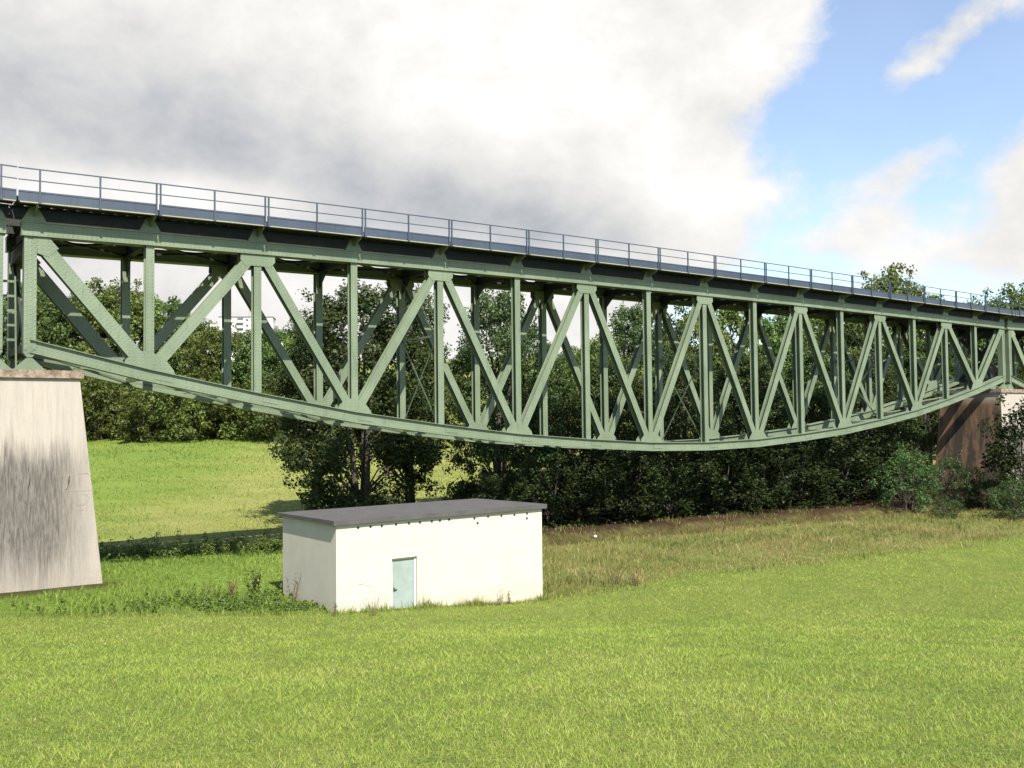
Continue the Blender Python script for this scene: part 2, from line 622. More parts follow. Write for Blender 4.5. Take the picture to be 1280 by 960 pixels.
def lawn_edge(x):
    return np.interp(x, EDGE[:, 0], EDGE[:, 1])


gx = axis(-2600, 2600, -34, 48, 0.5)
gy = axis(-300, 4500, -2, 72, 0.5)
X, Y = np.meshgrid(gx, gy)
Z = height(X, Y)
nx, ny = len(gx), len(gy)
me = bpy.data.meshes.new('ground')
idx = np.arange(nx * ny).reshape(ny, nx)
quads = np.stack([idx[:-1, :-1], idx[:-1, 1:], idx[1:, 1:], idx[1:, :-1]], -1).reshape(-1, 4)
me.from_pydata(np.stack([X, Y, Z], -1).reshape(-1, 3).tolist(), [], quads.tolist())
me.polygons.foreach_set('use_smooth', [True] * len(quads))
ed = Y - lawn_edge(X) + 0.5 * vnoise(X, Y, 2.5, 3)
yc = np.interp(X, CREEK[:, 0], CREEK[:, 1])
rough = sstep(ed, 0.0, 1.2) * sstep(yc + 1.0 + 16.0 * sstep(X, -5, 1) - Y, -0.8, 0.8)
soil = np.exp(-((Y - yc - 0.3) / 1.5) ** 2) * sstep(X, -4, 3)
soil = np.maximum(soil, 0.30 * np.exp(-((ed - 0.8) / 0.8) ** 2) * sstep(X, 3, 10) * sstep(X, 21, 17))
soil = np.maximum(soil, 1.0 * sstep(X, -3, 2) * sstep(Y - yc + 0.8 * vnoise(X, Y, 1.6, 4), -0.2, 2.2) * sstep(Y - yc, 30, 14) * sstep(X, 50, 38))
pl = ((X + 17.5) * 0.809 + (Y - 34.2) * 0.588)
pn = ((X + 17.5) * -0.588 + (Y - 34.2) * 0.809)
soil = np.maximum(soil, 0.9 * np.exp(-((pn + 1.1) / 0.8) ** 2) * sstep(pl, 3.6, 2.2))
off = 15.0 * sstep(X, -5, 1)
far = sstep(Y - yc - off, 1.5, 4.0)
r_lush = sstep(X, -3, -8) * rough
mask_attr = me.color_attributes.new('mask', 'FLOAT_COLOR', 'POINT')
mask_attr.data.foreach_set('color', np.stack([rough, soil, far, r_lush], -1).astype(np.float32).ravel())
m, t = material('meadow_ground')
at = t.attr('mask')
sc = t.new('ShaderNodeSeparateColor')
t.l.new(at.outputs['Color'], sc.inputs[0])
rough_m, soil_m, far_m, lush_m = sc.outputs[0], sc.outputs[1], sc.outputs[2], at.outputs['Alpha']
n_big = t.noise(t.geo, 0.11, 4, 0.55)
n_mid = t.noise(t.geo, 0.9, 5, 0.6)
n_fine = t.noise(t.geo, 14.0, 5, 0.7)
n_clump = t.noise(t.geo, 3.5, 5, 0.65)
lawn = t.mix(t.ss(n_mid, 0.3, 0.7), (0.155, 0.200, 0.038), (0.225, 0.240, 0.056))
lawn = t.mix(t.ss(n_fine, 0.35, 0.72), lawn, (0.085, 0.105, 0.028))
lawn = t.mix(t.ss(n_clump, 0.58, 0.78, 0, 0.55), lawn, (0.26, 0.21, 0.095))
rgh = t.mix(t.ss(n_clump, 0.35, 0.65), (0.19, 0.19, 0.055), (0.10, 0.13, 0.028))
rgh = t.mix(t.ss(n_mid, 0.50, 0.68, 0, 0.7), rgh, (0.20, 0.13, 0.065))
lsh = t.mix(t.ss(n_clump, 0.35, 0.65), (0.09, 0.15, 0.022), (0.17, 0.23, 0.04))
rgh = t.mix(lush_m, rgh, lsh)
# hill meadow: mown swathes run across it, a dry yellow flank to the right
px, py, pz = t.sep(t.geo)
warp = t.m('MULTIPLY', t.m('SUBTRACT', n_big, 0.5), 30.0)
dry = t.ss(t.m('ADD', t.m('ADD', px, t.m('MULTIPLY', py, 0.10)), t.m('ADD', t.m('MULTIPLY', warp, 0.35), 20.0)), -6.0, 5.0)
dry2 = t.ss(t.m('ADD', py, t.m('MULTIPLY', warp, 0.7)), 68.0, 54.0, 0.0, 0.7)
dry = t.m('MAXIMUM', dry, dry2)
sw = t.noise(t.vmul(t.geo, (0.03, 0.30, 0.0)), 1.0, 3, 0.5)
mead = t.mix(dry, (0.132, 0.190, 0.034), (0.225, 0.225, 0.070))
mead = t.mix(t.ss(sw, 0.35, 0.65), mead, t.mix(dry, (0.165, 0.220, 0.036), (0.265, 0.255, 0.078)))
mead = t.mix(t.ss(t.noise(t.geo, 0.35, 8, 0.72), 0.38, 0.66, 0, 0.45), mead, (0.125, 0.175, 0.03))
mead = t.mix(t.ss(n_clump, 0.42, 0.68, 0, 0.42), mead, (0.26, 0.265, 0.080))
mead = t.mix(t.ss(t.noise(t.vmul(t.geo, (0.05, 0.10, 0.0)), 1.0, 4, 0.6), 0.52, 0.62, 0, 0.5), mead, (0.130, 0.190, 0.030))
col = t.mix(rough_m, lawn, rgh)
col = t.mix(far_m, col, mead)
sl = t.mix(t.ss(n_clump, 0.35, 0.7), (0.055, 0.032, 0.017), (0.026, 0.017, 0.010))  # bank soil kept near black: the shade below the bushes is in its colour
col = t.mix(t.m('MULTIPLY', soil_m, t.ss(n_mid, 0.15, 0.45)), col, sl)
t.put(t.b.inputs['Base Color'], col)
t.b.inputs['Roughness'].default_value = 0.95
t.b.inputs['Specular IOR Level'].default_value = 0.1
bump(t, t.m('ADD', t.m('MULTIPLY', n_fine, 0.5), n_clump), 0.9, 0.12)
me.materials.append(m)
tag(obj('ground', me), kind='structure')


# ------------------------------------------------------------------ bridge
# local frame of a span: x along the track, y away from the camera, z up; near truss face at y = 0
ANG = R(36.003)
BO = Vector((-17.74, 34.17, 0))
BD = Vector((math.cos(ANG), math.sin(ANG), 0))
BN = Vector((-math.sin(ANG), math.cos(ANG), 0))
TK = [0.0, 0.948, 1.925, 2.925, 3.94, 4.965, 5.994, 7.025, 8.053, 9.075, 10.09, 11.096, 12.092, 13.08, 14.059, 15.032, 16.0]
TX = [4.5 * t_ for t_ in TK]
ZB = [3.152, 2.059, 1.106, 0.232, -0.43, -0.993, -1.372, -1.665, -1.76]


def camber(x):
    s = (x / 4.5 - 8) / 8
    return 0.27 * (1 - s * s) - 0.077 * (s - s ** 3)


ZT0, ZT1 = 12.87, 13.40          # top chord underside and top at the span ends
TY = 3.73                        # offset of the far truss
DEP = 0.36                       # depth of the truss members
ZBT = [EYE + ZB[min(k, 16 - k)] + camber(TX[k]) for k in range(17)]     # top of the bottom chord at every node
BH = 0.50


def swept(mb, stations, half, y0, y1, z0, z1, zf):
    """boxy strip following stations (x) with height function zf"""
    for a, b in zip(stations[:-1], stations[1:]):
        pa = [(a, y0, zf(a) + z0), (a, y1, zf(a) + z0), (a, y1, zf(a) + z1), (a, y0, zf(a) + z1)]
        pb = [(b, y0, zf(b) + z0), (b, y1, zf(b) + z0), (b, y1, zf(b) + z1), (b, y0, zf(b) + z1)]
        L = [y1 - y0, z1 - z0, y1 - y0, z1 - z0]
        for i in range(4):
            j = (i + 1) % 4
            mb.poly([pa[j], pa[i], pb[i], pb[j]], [(a, L[i]), (a, 0), (b, 0), (b, L[i])])
    a, b = stations[0], stations[-1]
    for x, flip in ((a, False), (b, True)):
        q = [(x, y0, zf(x) + z0), (x, y1, zf(x) + z0), (x, y1, zf(x) + z1), (x, y0, zf(x) + z1)]
        mb.poly(q[::-1] if flip else q, [(0, 0), (y1 - y0, 0), (y1 - y0, z1 - z0), (0, z1 - z0)])


def ibar(mb, p, q, wdt, wide_front=True):
    """built-up I member in the truss plane between (x,z) points"""
    p3, q3 = Vector((p[0], 0, p[1])), Vector((q[0], 0, q[1]))
    for y in (0.0175, DEP - 0.0175):
        o = Vector((0, y + 0.0, 0))
        mb.bar(p3 + o, q3 + o, wdt, 0.035)
    o = Vector((0, DEP / 2, 0))
    mb.bar(p3 + o, q3 + o, 0.05, DEP - 0.07)
    for s in (-1, 1):                                        # corner angles seen in the recess
        u = (q3 - p3).normalized()
        vv = Vector((0, 1, 0)).cross(u)
        for y in (0.065, DEP - 0.065):
            mb.bar(p3 + vv * s * 0.07 + Vector((0, y, 0)), q3 + vv * s * 0.07 + Vector((0, y, 0)), 0.02, 0.06)


stations = [-0.30] + TX[1:-1] + [TX[16] + 0.30]
kb_lin = lambda x: float(np.interp(x, TX, ZBT))

span = empty('bridge_span', BO, ANG)


def build_truss(parent):
    parts = []
    # top chord: web box with projecting flanges
    mb = MB()
    swept(mb, stations, 0, 0.0, DEP, ZT0 + 0.03, ZT1 - 0.03, camber)
    swept(mb, stations, 0, -0.11, DEP + 0.11, ZT0, ZT0 + 0.03, camber)
    swept(mb, stations, 0, -0.06, DEP + 0.06, ZT1 - 0.03, ZT1, camber)
    for y in (-0.012,):
        swept(mb, stations, 0, y, 0.0, ZT0 + 0.03, ZT0 + 0.13, camber)
        swept(mb, stations, 0, y, 0.0, ZT1 - 0.13, ZT1 - 0.03, camber)
    for x in TX[1:-1]:                                       # cover plates at the joints
        mb.box((x + 0.30, -0.02, ZT0 + 0.14 + camber(x)), (x + 0.42, 0.0, ZT1 - 0.14 + camber(x)))
    parts.append(mb.build('top_chord', M['green'], parent))
    # bottom chord
    mb = MB()
    xs = TX
    swept(mb, xs, 0, 0.0, DEP, -BH + 0.03, -0.03, kb_lin)
    swept(mb, xs, 0, -0.11, DEP + 0.11, -0.03, 0.0, kb_lin)
    swept(mb, xs, 0, -0.05, DEP + 0.05, -BH, -BH + 0.03, kb_lin)
    swept(mb, xs, 0, -0.012, 0.0, -BH + 0.03, -BH + 0.13, kb_lin)
    swept(mb, xs, 0, -0.012, 0.0, -0.13, -0.03, kb_lin)
    for k in range(1, 16):
        x = TX[k]
        s1 = (ZBT[k + 1] - ZBT[k]) / (TX[k + 1] - TX[k])
        mb.bar((x + 0.2, -0.01, ZBT[k] - BH / 2 + 0.2 * s1), (x + 0.9, -0.01, ZBT[k] - BH / 2 + 0.9 * s1), BH - 0.30, 0.02)
    parts.append(mb.build('bottom_chord', M['green'], parent))
    # verticals
    for k in range(17):
        x = TX[k]
        zt = ZT0 + camber(x)
        mb = MB()
        if k in (0, 16):
            mb.box((x - 0.21, -0.01, ZBT[k] - BH - 0.02), (x + 0.21, DEP + 0.01, zt))
            mb.box((x - 0.21, -0.03, ZBT[k] - BH + 0.1), (x - 0.09, -0.01, zt - 0.02))
            mb.box((x + 0.09, -0.03, ZBT[k] - BH + 0.1), (x + 0.21, -0.01, zt - 0.02))
            mb.prism([(x - 0.21, ZBT[k] - BH - 0.02), (x + 0.21, ZBT[k] - BH - 0.02), (x + 0.08, ZBT[k] - BH - 0.17), (x - 0.08, ZBT[k] - BH - 0.17)], 0.0, DEP)
        else:
            ibar(mb, (x, ZBT[k]), (x, zt), 0.32)
        parts.append(mb.build('vertical', M['green'], parent))
    # diagonals: down from the even top nodes to the odd bottom nodes
    for k in range(16):
        a, b = (k, k + 1) if k % 2 == 0 else (k + 1, k)      # a: top node, b: bottom node
        sgn = 1 if b > a else -1
        pt = Vector((TX[a] + sgn * 0.22, ZT0 + camber(TX[a]) - 0.06))
        pb = Vector((TX[b] - sgn * 0.20, ZBT[b] + 0.14))
        wd = 0.52 if k in (0, 15) else (0.44 if k in (1, 14) else 0.37)
        mb = MB()
        p3, q3 = Vector((pt.x, 0, pt.y)), Vector((pb.x, 0, pb.y))
        for y in (-0.005, DEP - 0.03):
            mb.bar(p3 + Vector((0, y, 0)), q3 + Vector((0, y, 0)), wd, 0.03)
        mb.bar(p3 + Vector((0, DEP / 2, 0)), q3 + Vector((0, DEP / 2, 0)), 0.05, DEP - 0.09)
        u = (q3 - p3).normalized()
        vv = Vector((0, 1, 0)).cross(u)
        for s in (-1, 1):
            for y in (0.045, DEP - 0.08):
                mb.bar(p3 + vv * s * 0.07 + Vector((0, y, 0)), q3 + vv * s * 0.07 + Vector((0, y, 0)), 0.02, 0.06)
        parts.append(mb.build('diagonal', M['green'], parent))
    # gusset plates, front and back of each node
    for k in range(17):
        x = TX[k]
        mb = MB()
        if k % 2 == 0:
            z = ZT0 + camber(x)
            L = 0.0 if k == 0 else (0.62 if k in (2, 14) else 0.56)
            Rr = 0.0 if k == 16 else (0.62 if k in (2, 14) else 0.56)
            if k == 0:
                out = [(x + 0.22, z), (x + 0.62, z), (x + 0.95, z - 0.38), (x + 0.60, z - 0.72), (x + 0.22, z - 0.62)]
            elif k == 16:
                out = [(x - 0.22, z), (x - 0.58, z), (x - 0.82, z - 0.35), (x - 0.55, z - 0.62), (x - 0.22, z - 0.5)]
            else:
                out = [(x - L - 0.12, z), (x + Rr + 0.12, z), (x + Rr + 0.14, z - 0.28), (x + Rr - 0.10, z - 0.55), (x + 0.3, z - 0.5),
                       (x - 0.3, z - 0.5), (x - L + 0.10, z - 0.55), (x - L - 0.14, z - 0.28)]
        else:
            z0 = ZBT[k]
            sl = (ZBT[k + 1] - ZBT[k - 1]) / (TX[k + 1] - TX[k - 1])
            g_ = 1.18 if k in (1, 15) else 1.0
            zz = lambda dx, up: (x + dx * g_, z0 + sl * dx * g_ + up)
            out = [zz(-0.82, 0.0), zz(0.82, 0.0), zz(0.78, 0.16), zz(0.46, 0.50 * g_), zz(0.18, 0.56 * g_), zz(-0.18, 0.56 * g_), zz(-0.46, 0.50 * g_), zz(-0.78, 0.16)]
            out = out[::-1]
        out = out if k % 2 else out
        mb.prism(out, -0.034, -0.021)
        mb.prism(out, DEP + 0.003, DEP + 0.016)
        parts.append(mb.build('gusset', M['green'], parent))
    return parts


near_parts = build_truss(span)
for p in near_parts:                                         # the far truss shares the meshes
    c = p.copy()
    COL.objects.link(c)
    c.parent = span
    c.location = (0, TY, 0)

CY = TY / 2 + DEP / 2            # track centre line
MIRR = TY + DEP                  # y -> MIRR - y mirrors to the far side


def both(fn):
    fn(1, lambda y: y)
    fn(-1, lambda y: MIRR - y)


# brackets on the top chords carrying the walkways
for k in range(17):
    x = TX[k] + (0.12 if k == 0 else (-0.12 if k == 16 else 0))
    z = ZT1 + camber(x)
    for side in (0, 1):
        f = (lambda y: y) if side == 0 else (lambda y: MIRR - y)
        mb = MB()
        lo = [(x - 0.44, f(0.0), z), (x + 0.44, f(0.0), z), (x + 0.40, f(0.32), z), (x - 0.40, f(0.32), z)]
        hi = [(x - 0.12, f(0.02), z + 0.58), (x + 0.12, f(0.02), z + 0.58), (x + 0.12, f(0.30), z + 0.58), (x - 0.12, f(0.30), z + 0.58)]
        for i in range(4):
            j = (i + 1) % 4
            q = [lo[i], lo[j], hi[j], hi[i]]
            mb.poly(q if side == 0 else q[::-1], None)
        mb.poly(hi if side == 0 else hi[::-1], None)
        ys = [f(0.02), f(-0.70), f(-0.70), f(0.02)]
        zs = [z + 0.20, z + 0.46, z + 0.58, z + 0.58]
        a = [Vector((x - 0.03, yy, zz_)) for yy, zz_ in zip(ys, zs)]
        b = [Vector((x + 0.03, yy, zz_)) for yy, zz_ in zip(ys, zs)]
        mb.poly(a)
        mb.poly(b[::-1])
        for i in range(4):
            j = (i + 1) % 4
            mb.poly([a[j], a[i], b[i], b[j]])
        mb.build('bracket', M['green_plain'], span)
# cross beams between the top chords
for k in range(17):
    x = TX[k]
    c_ = camber(x)
    mb = MB()
    mb.box((x - 0.02, DEP + 0.002, ZT0 + 0.05 + c_), (x + 0.02, TY - 0.002, ZT1 + 0.0 + c_))
    mb.box((x - 0.14, DEP + 0.002, ZT0 + 0.02 + c_), (x + 0.14, TY - 0.002, ZT0 + 0.05 + c_))
    mb.box((x - 0.14, DEP + 0.002, ZT1 + c_), (x + 0.14, TY - 0.002, ZT1 + 0.03 + c_))
    for y0, y1 in ((DEP + 0.002, DEP + 0.9), (TY - 0.002, TY - 0.9)):
        q = [(x, y0, ZT0 - 0.75 + c_), (x, y0, ZT0 + 0.02 + c_), (x, y1, ZT0 + 0.02 + c_)]
        mb.poly([(a + 0.012, b, d) for a, b, d in q])
        mb.poly([(a - 0.012, b, d) for a, b, d in q[::-1]])
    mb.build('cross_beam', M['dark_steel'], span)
ends = [-0.53] + TX[1:-1] + [TX[16] + 0.53]
for yc_ in (CY - 0.85, CY + 0.85):
    mb = MB()
    swept(mb, ends, 0, yc_ - 0.015, yc_ + 0.015, 13.44, 14.16, camber)
    swept(mb, ends, 0, yc_ - 0.13, yc_ + 0.13, 13.41, 13.44, camber)
    swept(mb, ends, 0, yc_ - 0.13, yc_ + 0.13, 14.16, 14.19, camber)
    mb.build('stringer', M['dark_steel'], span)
# timber sleepers
sx, i = -0.2, 0
rest = MB()
sleeper_me = None
while sx < TX[16] + 0.3:
    z = 14.19 + camber(sx)
    if i < 100:
        if sleeper_me is None:
            mb = MB()
            mb.box((-0.12, CY - 1.3, 0), (0.12, CY + 1.3, 0.22))
            sleeper_me = mb.mesh('sleeper', M['timber'])
        obj('sleeper', sleeper_me, span, (sx, 0, z))
    else:
        rest.box((sx - 0.12, CY - 1.3, z), (sx + 0.12, CY + 1.3, z + 0.22))
    i += 1
    sx += 0.46
tag(rest.build('sleeper_row', M['timber'], span), kind='stuff')
for yc_ in (CY - 0.75, CY + 0.75):
    mb = MB()
    swept(mb, ends, 0, yc_ - 0.07, yc_ + 0.07, 14.41, 14.425, camber)
    swept(mb, ends, 0, yc_ - 0.012, yc_ + 0.012, 14.425, 14.53, camber)
    swept(mb, ends, 0, yc_ - 0.035, yc_ + 0.035, 14.53, 14.565, camber)
    mb.build('track_rail', M['steel_bare'], span)
# walkways, their blue grey edge girders and the tan angle below
RY, ROFF = -0.74, 0.10
for side in (0, 1):
    f = (lambda y: y) if side == 0 else (lambda y: MIRR - y)
    mb = MB()
    a_, b_ = sorted((f(-0.70), f(0.34)))
    swept(mb, ends, 0, a_, b_, 14.06, 14.10, camber)
    mb.build('walkway', M['dark_steel'], span)
    for k in range(16):
        x0, x1 = (TX[k] + ROFF + 0.03 if k else -0.52), TX[k + 1] + ROFF - 0.03
        if k == 15:
            x1 = TX[16] + 0.52
        mb = MB()
        a_, b_ = sorted((f(RY - 0.02), f(RY)))
        swept(mb, [x0, x1], 0, a_, b_, 13.99, 14.39, camber)
        a_, b_ = sorted((f(RY - 0.035), f(RY - 0.02)))
        swept(mb, [x0, x1], 0, a_, b_, 14.33, 14.39, camber)
        mid = (x0 + x1) / 2
        mb.build('edge_girder', M['rail_grey'], span)
        mb = MB()
        a_, b_ = sorted((f(RY - 0.06), f(RY + 0.10)))
        swept(mb, [x0 + 0.05, x1 - 0.02], 0, a_, b_, 13.945, 13.985, camber)
        mb.build('edge_angle', M['tan'], span)
for a_, b_ in ((0.52, CY - 0.85), (CY + 0.85, MIRR - 0.52)):  # unseen planks added to keep the sun off the stringers
    mb = MB()
    swept(mb, ends, 0, a_, b_, 14.413, 14.455, camber)
    mb.build('shade_plank', M['timber'], span)
# railing: rails are one part, each post a sub-part
mb = MB()
swept(mb, ends, 0, RY - 0.065, RY - 0.02, 15.175, 15.215, camber)
swept(mb, ends, 0, RY - 0.06, RY - 0.025, 14.755, 14.79, camber)
railing = mb.build('railing', M['rail_grey'], span)
post_me = None
for k in range(17):
    xs_ = []
    if k > 0:
        xs_.append(TX[k] + ROFF - 0.075)
    if k < 16:
        xs_ += [TX[k] + ROFF + 0.075, (TX[k] + TX[k + 1]) / 2 + ROFF]
    for x in xs_:
        if post_me is None:
            mb = MB()
            mb.box((-0.03, RY - 0.09, 0), (0.03, RY - 0.035, 1.20))
            mb.box((-0.05, RY - 0.10, -0.04), (0.05, RY - 0.022, 0.10))
            post_me = mb.mesh('post', M['rail_grey'])
        obj('post', post_me, railing, (x, 0, 13.97 + camber(x)))
# wind bracing in the plane of the bottom chords and of the top chords
for k in range(16):
    for (za, zb, nm) in ((ZBT[k] - BH + 0.08, ZBT[k + 1] - BH + 0.08, 'bottom_brace'), (ZT0 + 0.10 + camber(TX[k]), ZT0 + 0.10 + camber(TX[k + 1]), 'top_brace')):
        mb = MB()
        a, b = Vector((TX[k], DEP, za)), Vector((TX[k + 1], TY, zb))
        c, d = Vector((TX[k], TY, za)), Vector((TX[k + 1], DEP, zb))
        n_ = (b - a).cross(d - c).normalized()
        for dz, (p, q) in ((0.0, (a, b)), (0.02, (c, d))):
            o_ = Vector((0, 0, dz))
            mb.bar(p + o_, q + o_, 0.13, 0.014, (0, 0, 1))
            mb.bar(p + o_ + Vector((0.0, 0.0, 0.05)), q + o_ + Vector((0.0, 0.0, 0.05)), 0.014, 0.09, (0, 0, 1))
        cm = (a + b) / 2
        mb.box((cm.x - 0.25, cm.y - 0.2, cm.z - 0.03), (cm.x + 0.25, cm.y + 0.2, cm.z - 0.015))
        mb.build(nm, M['green_plain'] if nm == 'bottom_brace' else M['dark_steel'], span)
for k in range(1, 16):
    mb = MB()
    z = ZBT[k] - BH + 0.12
    mb.bar((TX[k], DEP, z), (TX[k], TY, z), 0.20, 0.02, (0, 0, 1))
    mb.bar((TX[k], DEP, z + 0.10), (TX[k], TY, z + 0.10), 0.02, 0.18, (0, 0, 1))
    mb.build('bottom_strut', M['green_plain'], span)
# sway frames between the trusses
for k in (4, 8, 12):
    x = TX[k]
    mb = MB()
    zt_, zb_ = ZT0 + camber(x) - 0.1, ZBT[k] + 0.1
    zm = zb_ + (zt_ - zb_) * 0.58
    mb.bar((x, DEP, zm), (x, TY, zm), 0.10, 0.10, (0, 0, 1))
    for (za, zc) in ((zb_, zm), (zm, zt_)):
        mb.bar((x - 0.03, DEP, za), (x - 0.03, TY, zc), 0.085, 0.012, (1, 0, 0))
        mb.bar((x + 0.03, DEP, zc), (x + 0.03, TY, za), 0.085, 0.012, (1, 0, 0))
    mb.build('sway_frame', M['green_plain'], span)
for k in (0, 16):                                            # portal frames at the span ends
    x = TX[k]
    mb = MB()
    zt_, zb_ = ZT0 - 0.05, ZBT[k] - BH + 0.2
    mb.bar((x, DEP, zb_), (x, TY, zb_), 0.35, 0.30, (0, 0, 1))
    mb.bar((x, DEP, zt_ - 0.3), (x, TY, zt_ - 0.3), 0.35, 0.5, (0, 0, 1))
    mb.bar((x - 0.08, DEP, zb_), (x - 0.08, TY, zt_ - 0.3), 0.30, 0.10, (1, 0, 0))
    mb.bar((x + 0.08, DEP, zt_ - 0.3), (x + 0.08, TY, zb_), 0.30, 0.10, (1, 0, 0))
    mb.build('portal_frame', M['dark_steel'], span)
# rocker bearings on the piers
SLAB = 7.89
for k in (0, 16):
    for y in (0, TY):
        x = TX[k]
        top = ZBT[k] - BH - 0.17
        mb = MB()
        mb.prism([(x - 0.07, top), (x + 0.07, top), (x + 0.50, SLAB + 0.06), (x - 0.50, SLAB + 0.06)], y + 0.02, y + DEP - 0.02)
        mb.box((x - 0.54, y - 0.04, SLAB), (x + 0.54, y + DEP + 0.04, SLAB + 0.06))
        mb.build('bearing', M['green_plain'], span)
tag(span, 'long green riveted fish-bellied truss bridge span with blue-grey railing across the whole view', 'bridge', 'truss spans of the railway bridge')
PITCH = TX[16] + 1.10
spanL = copy_tree(span)
spanL.location = BO - BD * PITCH
tag(spanL, 'neighbouring green truss span ending at the left edge beyond the dark gap', 'bridge')
spanR = copy_tree(span)
spanR.location = BO + BD * PITCH
tag(spanR, 'far green truss span starting beyond the brown-stained right pier at the right edge', 'bridge')


# ------------------------------------------------------------------ piers
def pier(xc, label, mats, marks):
    o = BO + BD * xc
    root = empty('bridge_pier', o, ANG)
    mb = MB()
    zt, zb = 7.60, -1.0
    wt, wb = 2.17, 3.00
    yt = (-0.46, MIRR + 0.46)
    yb = (-0.98, MIRR + 0.98)
    T = [(-wt, yt[0], zt), (wt, yt[0], zt), (wt, yt[1], zt), (-wt, yt[1], zt)]
    B = [(-wb, yb[0], zb), (wb, yb[0], zb), (wb, yb[1], zb), (-wb, yb[1], zb)]
    for i in range(4):
        j = (i + 1) % 4
        mb.poly([B[i], B[j], T[j], T[i]], None, 0 if i in (0, 2) else 1)
    mb.poly(T)
    mb.poly(B[::-1])
    shaft = mb.build('shaft', mats, root)
    bv = shaft.modifiers.new('bevel', 'BEVEL')
    bv.width = 0.05
    bv.segments = 2
    mb = MB()
    mb.box((-wt - 0.12, yt[0] - 0.12, 7.602), (wt + 0.12, yt[1] + 0.12, SLAB - 0.002))
    cp = mb.build('cap', M['cap'], root)
    bv = cp.modifiers.new('bevel', 'BEVEL')
    bv.width = 0.04
    bv.segments = 2
    if marks:
        yy = lambda z: -0.46 - (7.6 - z) / 8.6 * 0.52 - 0.004
        dx = 0.55
        dark = MB()
        for pts, r_ in (([(1.24, 3.99), (1.22, 3.8), (1.19, 3.6), (1.14, 3.5)], 0.028),
                        ([(-0.05, 3.95), (-0.08, 3.75), (-0.14, 3.55)], 0.022), ([(-1.35, 4.0), (-1.37, 3.7), (-1.40, 3.45)], 0.025)):
            dark.tube([(x + dx - 0.0, yy(z), z) for x, z in pts], [r_ * (0.6 + 0.4 * math.sin(i * 2.1)) for i in range(len(pts))], 5)
        dark.build('scratch', M['scratch'], root)
        faint = MB()
        arc = [(1.46, 2.91), (1.70, 2.90), (1.86, 3.02), (1.90, 3.18), (1.84, 3.28), (1.62, 3.30)]
        faint.tube([(x + dx, yy(z), z) for x, z in arc], [0.008] * len(arc), 4)
        faint.tube([(x + dx, yy(z), z) for x, z in [(1.46, 2.72), (1.74, 2.74)]], [0.010] * 2, 4)
        faint.tube([(x + dx, yy(z), z) for x, z in [(1.60, 2.76), (1.60, 2.60)]], [0.010] * 2, 4)
        faint.tube([(x + dx, yy(z), z) for x, z in [(1.50, 4.06), (1.88, 4.07), (1.90, 4.0)]], [0.011] * 3, 4)
        faint.build('drawn_mark', M['scratch_faint'], root)
    tag(root, label, 'bridge pier')
    return root


pier(-0.55, 'pale tapering concrete bridge pier with grey water stains at the left edge', [M['concrete'], M['concrete']], True)
pier(PITCH - 0.55, 'brown-stained concrete bridge pier behind the bushes at the right end of the bridge', [M['concrete'], M['concrete_brown']], False)

# ladder standing on the left pier in the gap between the two spans
lad = empty('ladder', BO + BD * -0.45 + BN * 1.1 + Vector((0, 0, SLAB)), ANG)
mb = MB()
mb.bar((-0.36, 0, 1.05), (-0.60, 0, 4.3), 0.11, 0.09)
mb.build('side_pole', M['pole_wood'], lad)
mb = MB()
mb.bar((0.16, 0, 0), (0.10, 0, 3.6), 0.06, 0.06)
mb.build('side_rail', M['green_plain'], lad)
for i in range(5):
    z = 1.2 + i * 0.55
    mb = MB()
    mb.bar((-0.33 - (z - 1.05) * 0.074, 0, z), (0.15 - z * 0.016, 0, z), 0.09, 0.05)
    mb.build('rung', M['green_plain'], lad)
mb = MB()
mb.bar((-0.36, 0, 0), (-0.36, 0, 1.1), 0.08, 0.08)
mb.build('foot', M['green_plain'], lad)
tag(lad, 'narrow green-runged ladder with one brown pole in the gap above the left pier', 'ladder')

# ------------------------------------------------------------------ little house
HO = Vector((-5.414, 28.504, 0))
house = empty('utility_hut', HO, ANG)
HL, HD, HT = 7.93, 4.18, 2.73
mb = MB()
cx_, cz_ = [0, 1.92, 2.83, HL], [-1.2, -0.32, 1.525, HT]
for i in range(3):
    for j in range(3):
        if i == 1 and j == 1:
            continue
        mb.poly([(cx_[i], 0, cz_[j]), (cx_[i + 1], 0, cz_[j]), (cx_[i + 1], 0, cz_[j + 1]), (cx_[i], 0, cz_[j + 1])])
x0, x1, z0, z1, dd = 1.92, 2.83, -0.32, 1.525, 0.14
mb.poly([(x0, 0, z0), (x0, 0, z1), (x0, dd, z1), (x0, dd, z0)])
mb.poly([(x1, 0, z1), (x1, 0, z0), (x1, dd, z0), (x1, dd, z1)])
mb.poly([(x0, 0, z1), (x1, 0, z1), (x1, dd, z1), (x0, dd, z1)])
mb.poly([(x0, dd, z0), (x1, dd, z0), (x1, 0, z0), (x0, 0, z0)])
mb.poly([(x0, dd, z0), (x0, dd, z1), (x1, dd, z1), (x1, dd, z0)][::-1])
mb.poly([(0, HD, -1.2), (0, 0, -1.2), (0, 0, HT), (0, HD, HT)])
mb.poly([(HL, 0, -1.2), (HL, HD, -1.2), (HL, HD, HT), (HL, 0, HT)])
mb.poly([(HL, HD, -1.2), (0, HD, -1.2), (0, HD, HT), (HL, HD, HT)])
mb.build('wall', M['render'], house)
mb = MB()
lo = [(-0.13, -0.12, HT), (HL + 0.15, -0.12, HT), (HL + 0.15, HD + 0.2, HT - 0.03), (-0.13, HD + 0.2, HT - 0.03)]
hi = [(a, b, c + (0.15 if i < 2 else 0.10)) for i, (a, b, c) in enumerate(lo)]
for i in range(4):
    j = (i + 1) % 4
    mb.poly([lo[i], lo[j], hi[j], hi[i]])
mb.poly(hi)
mb.poly(lo[::-1])
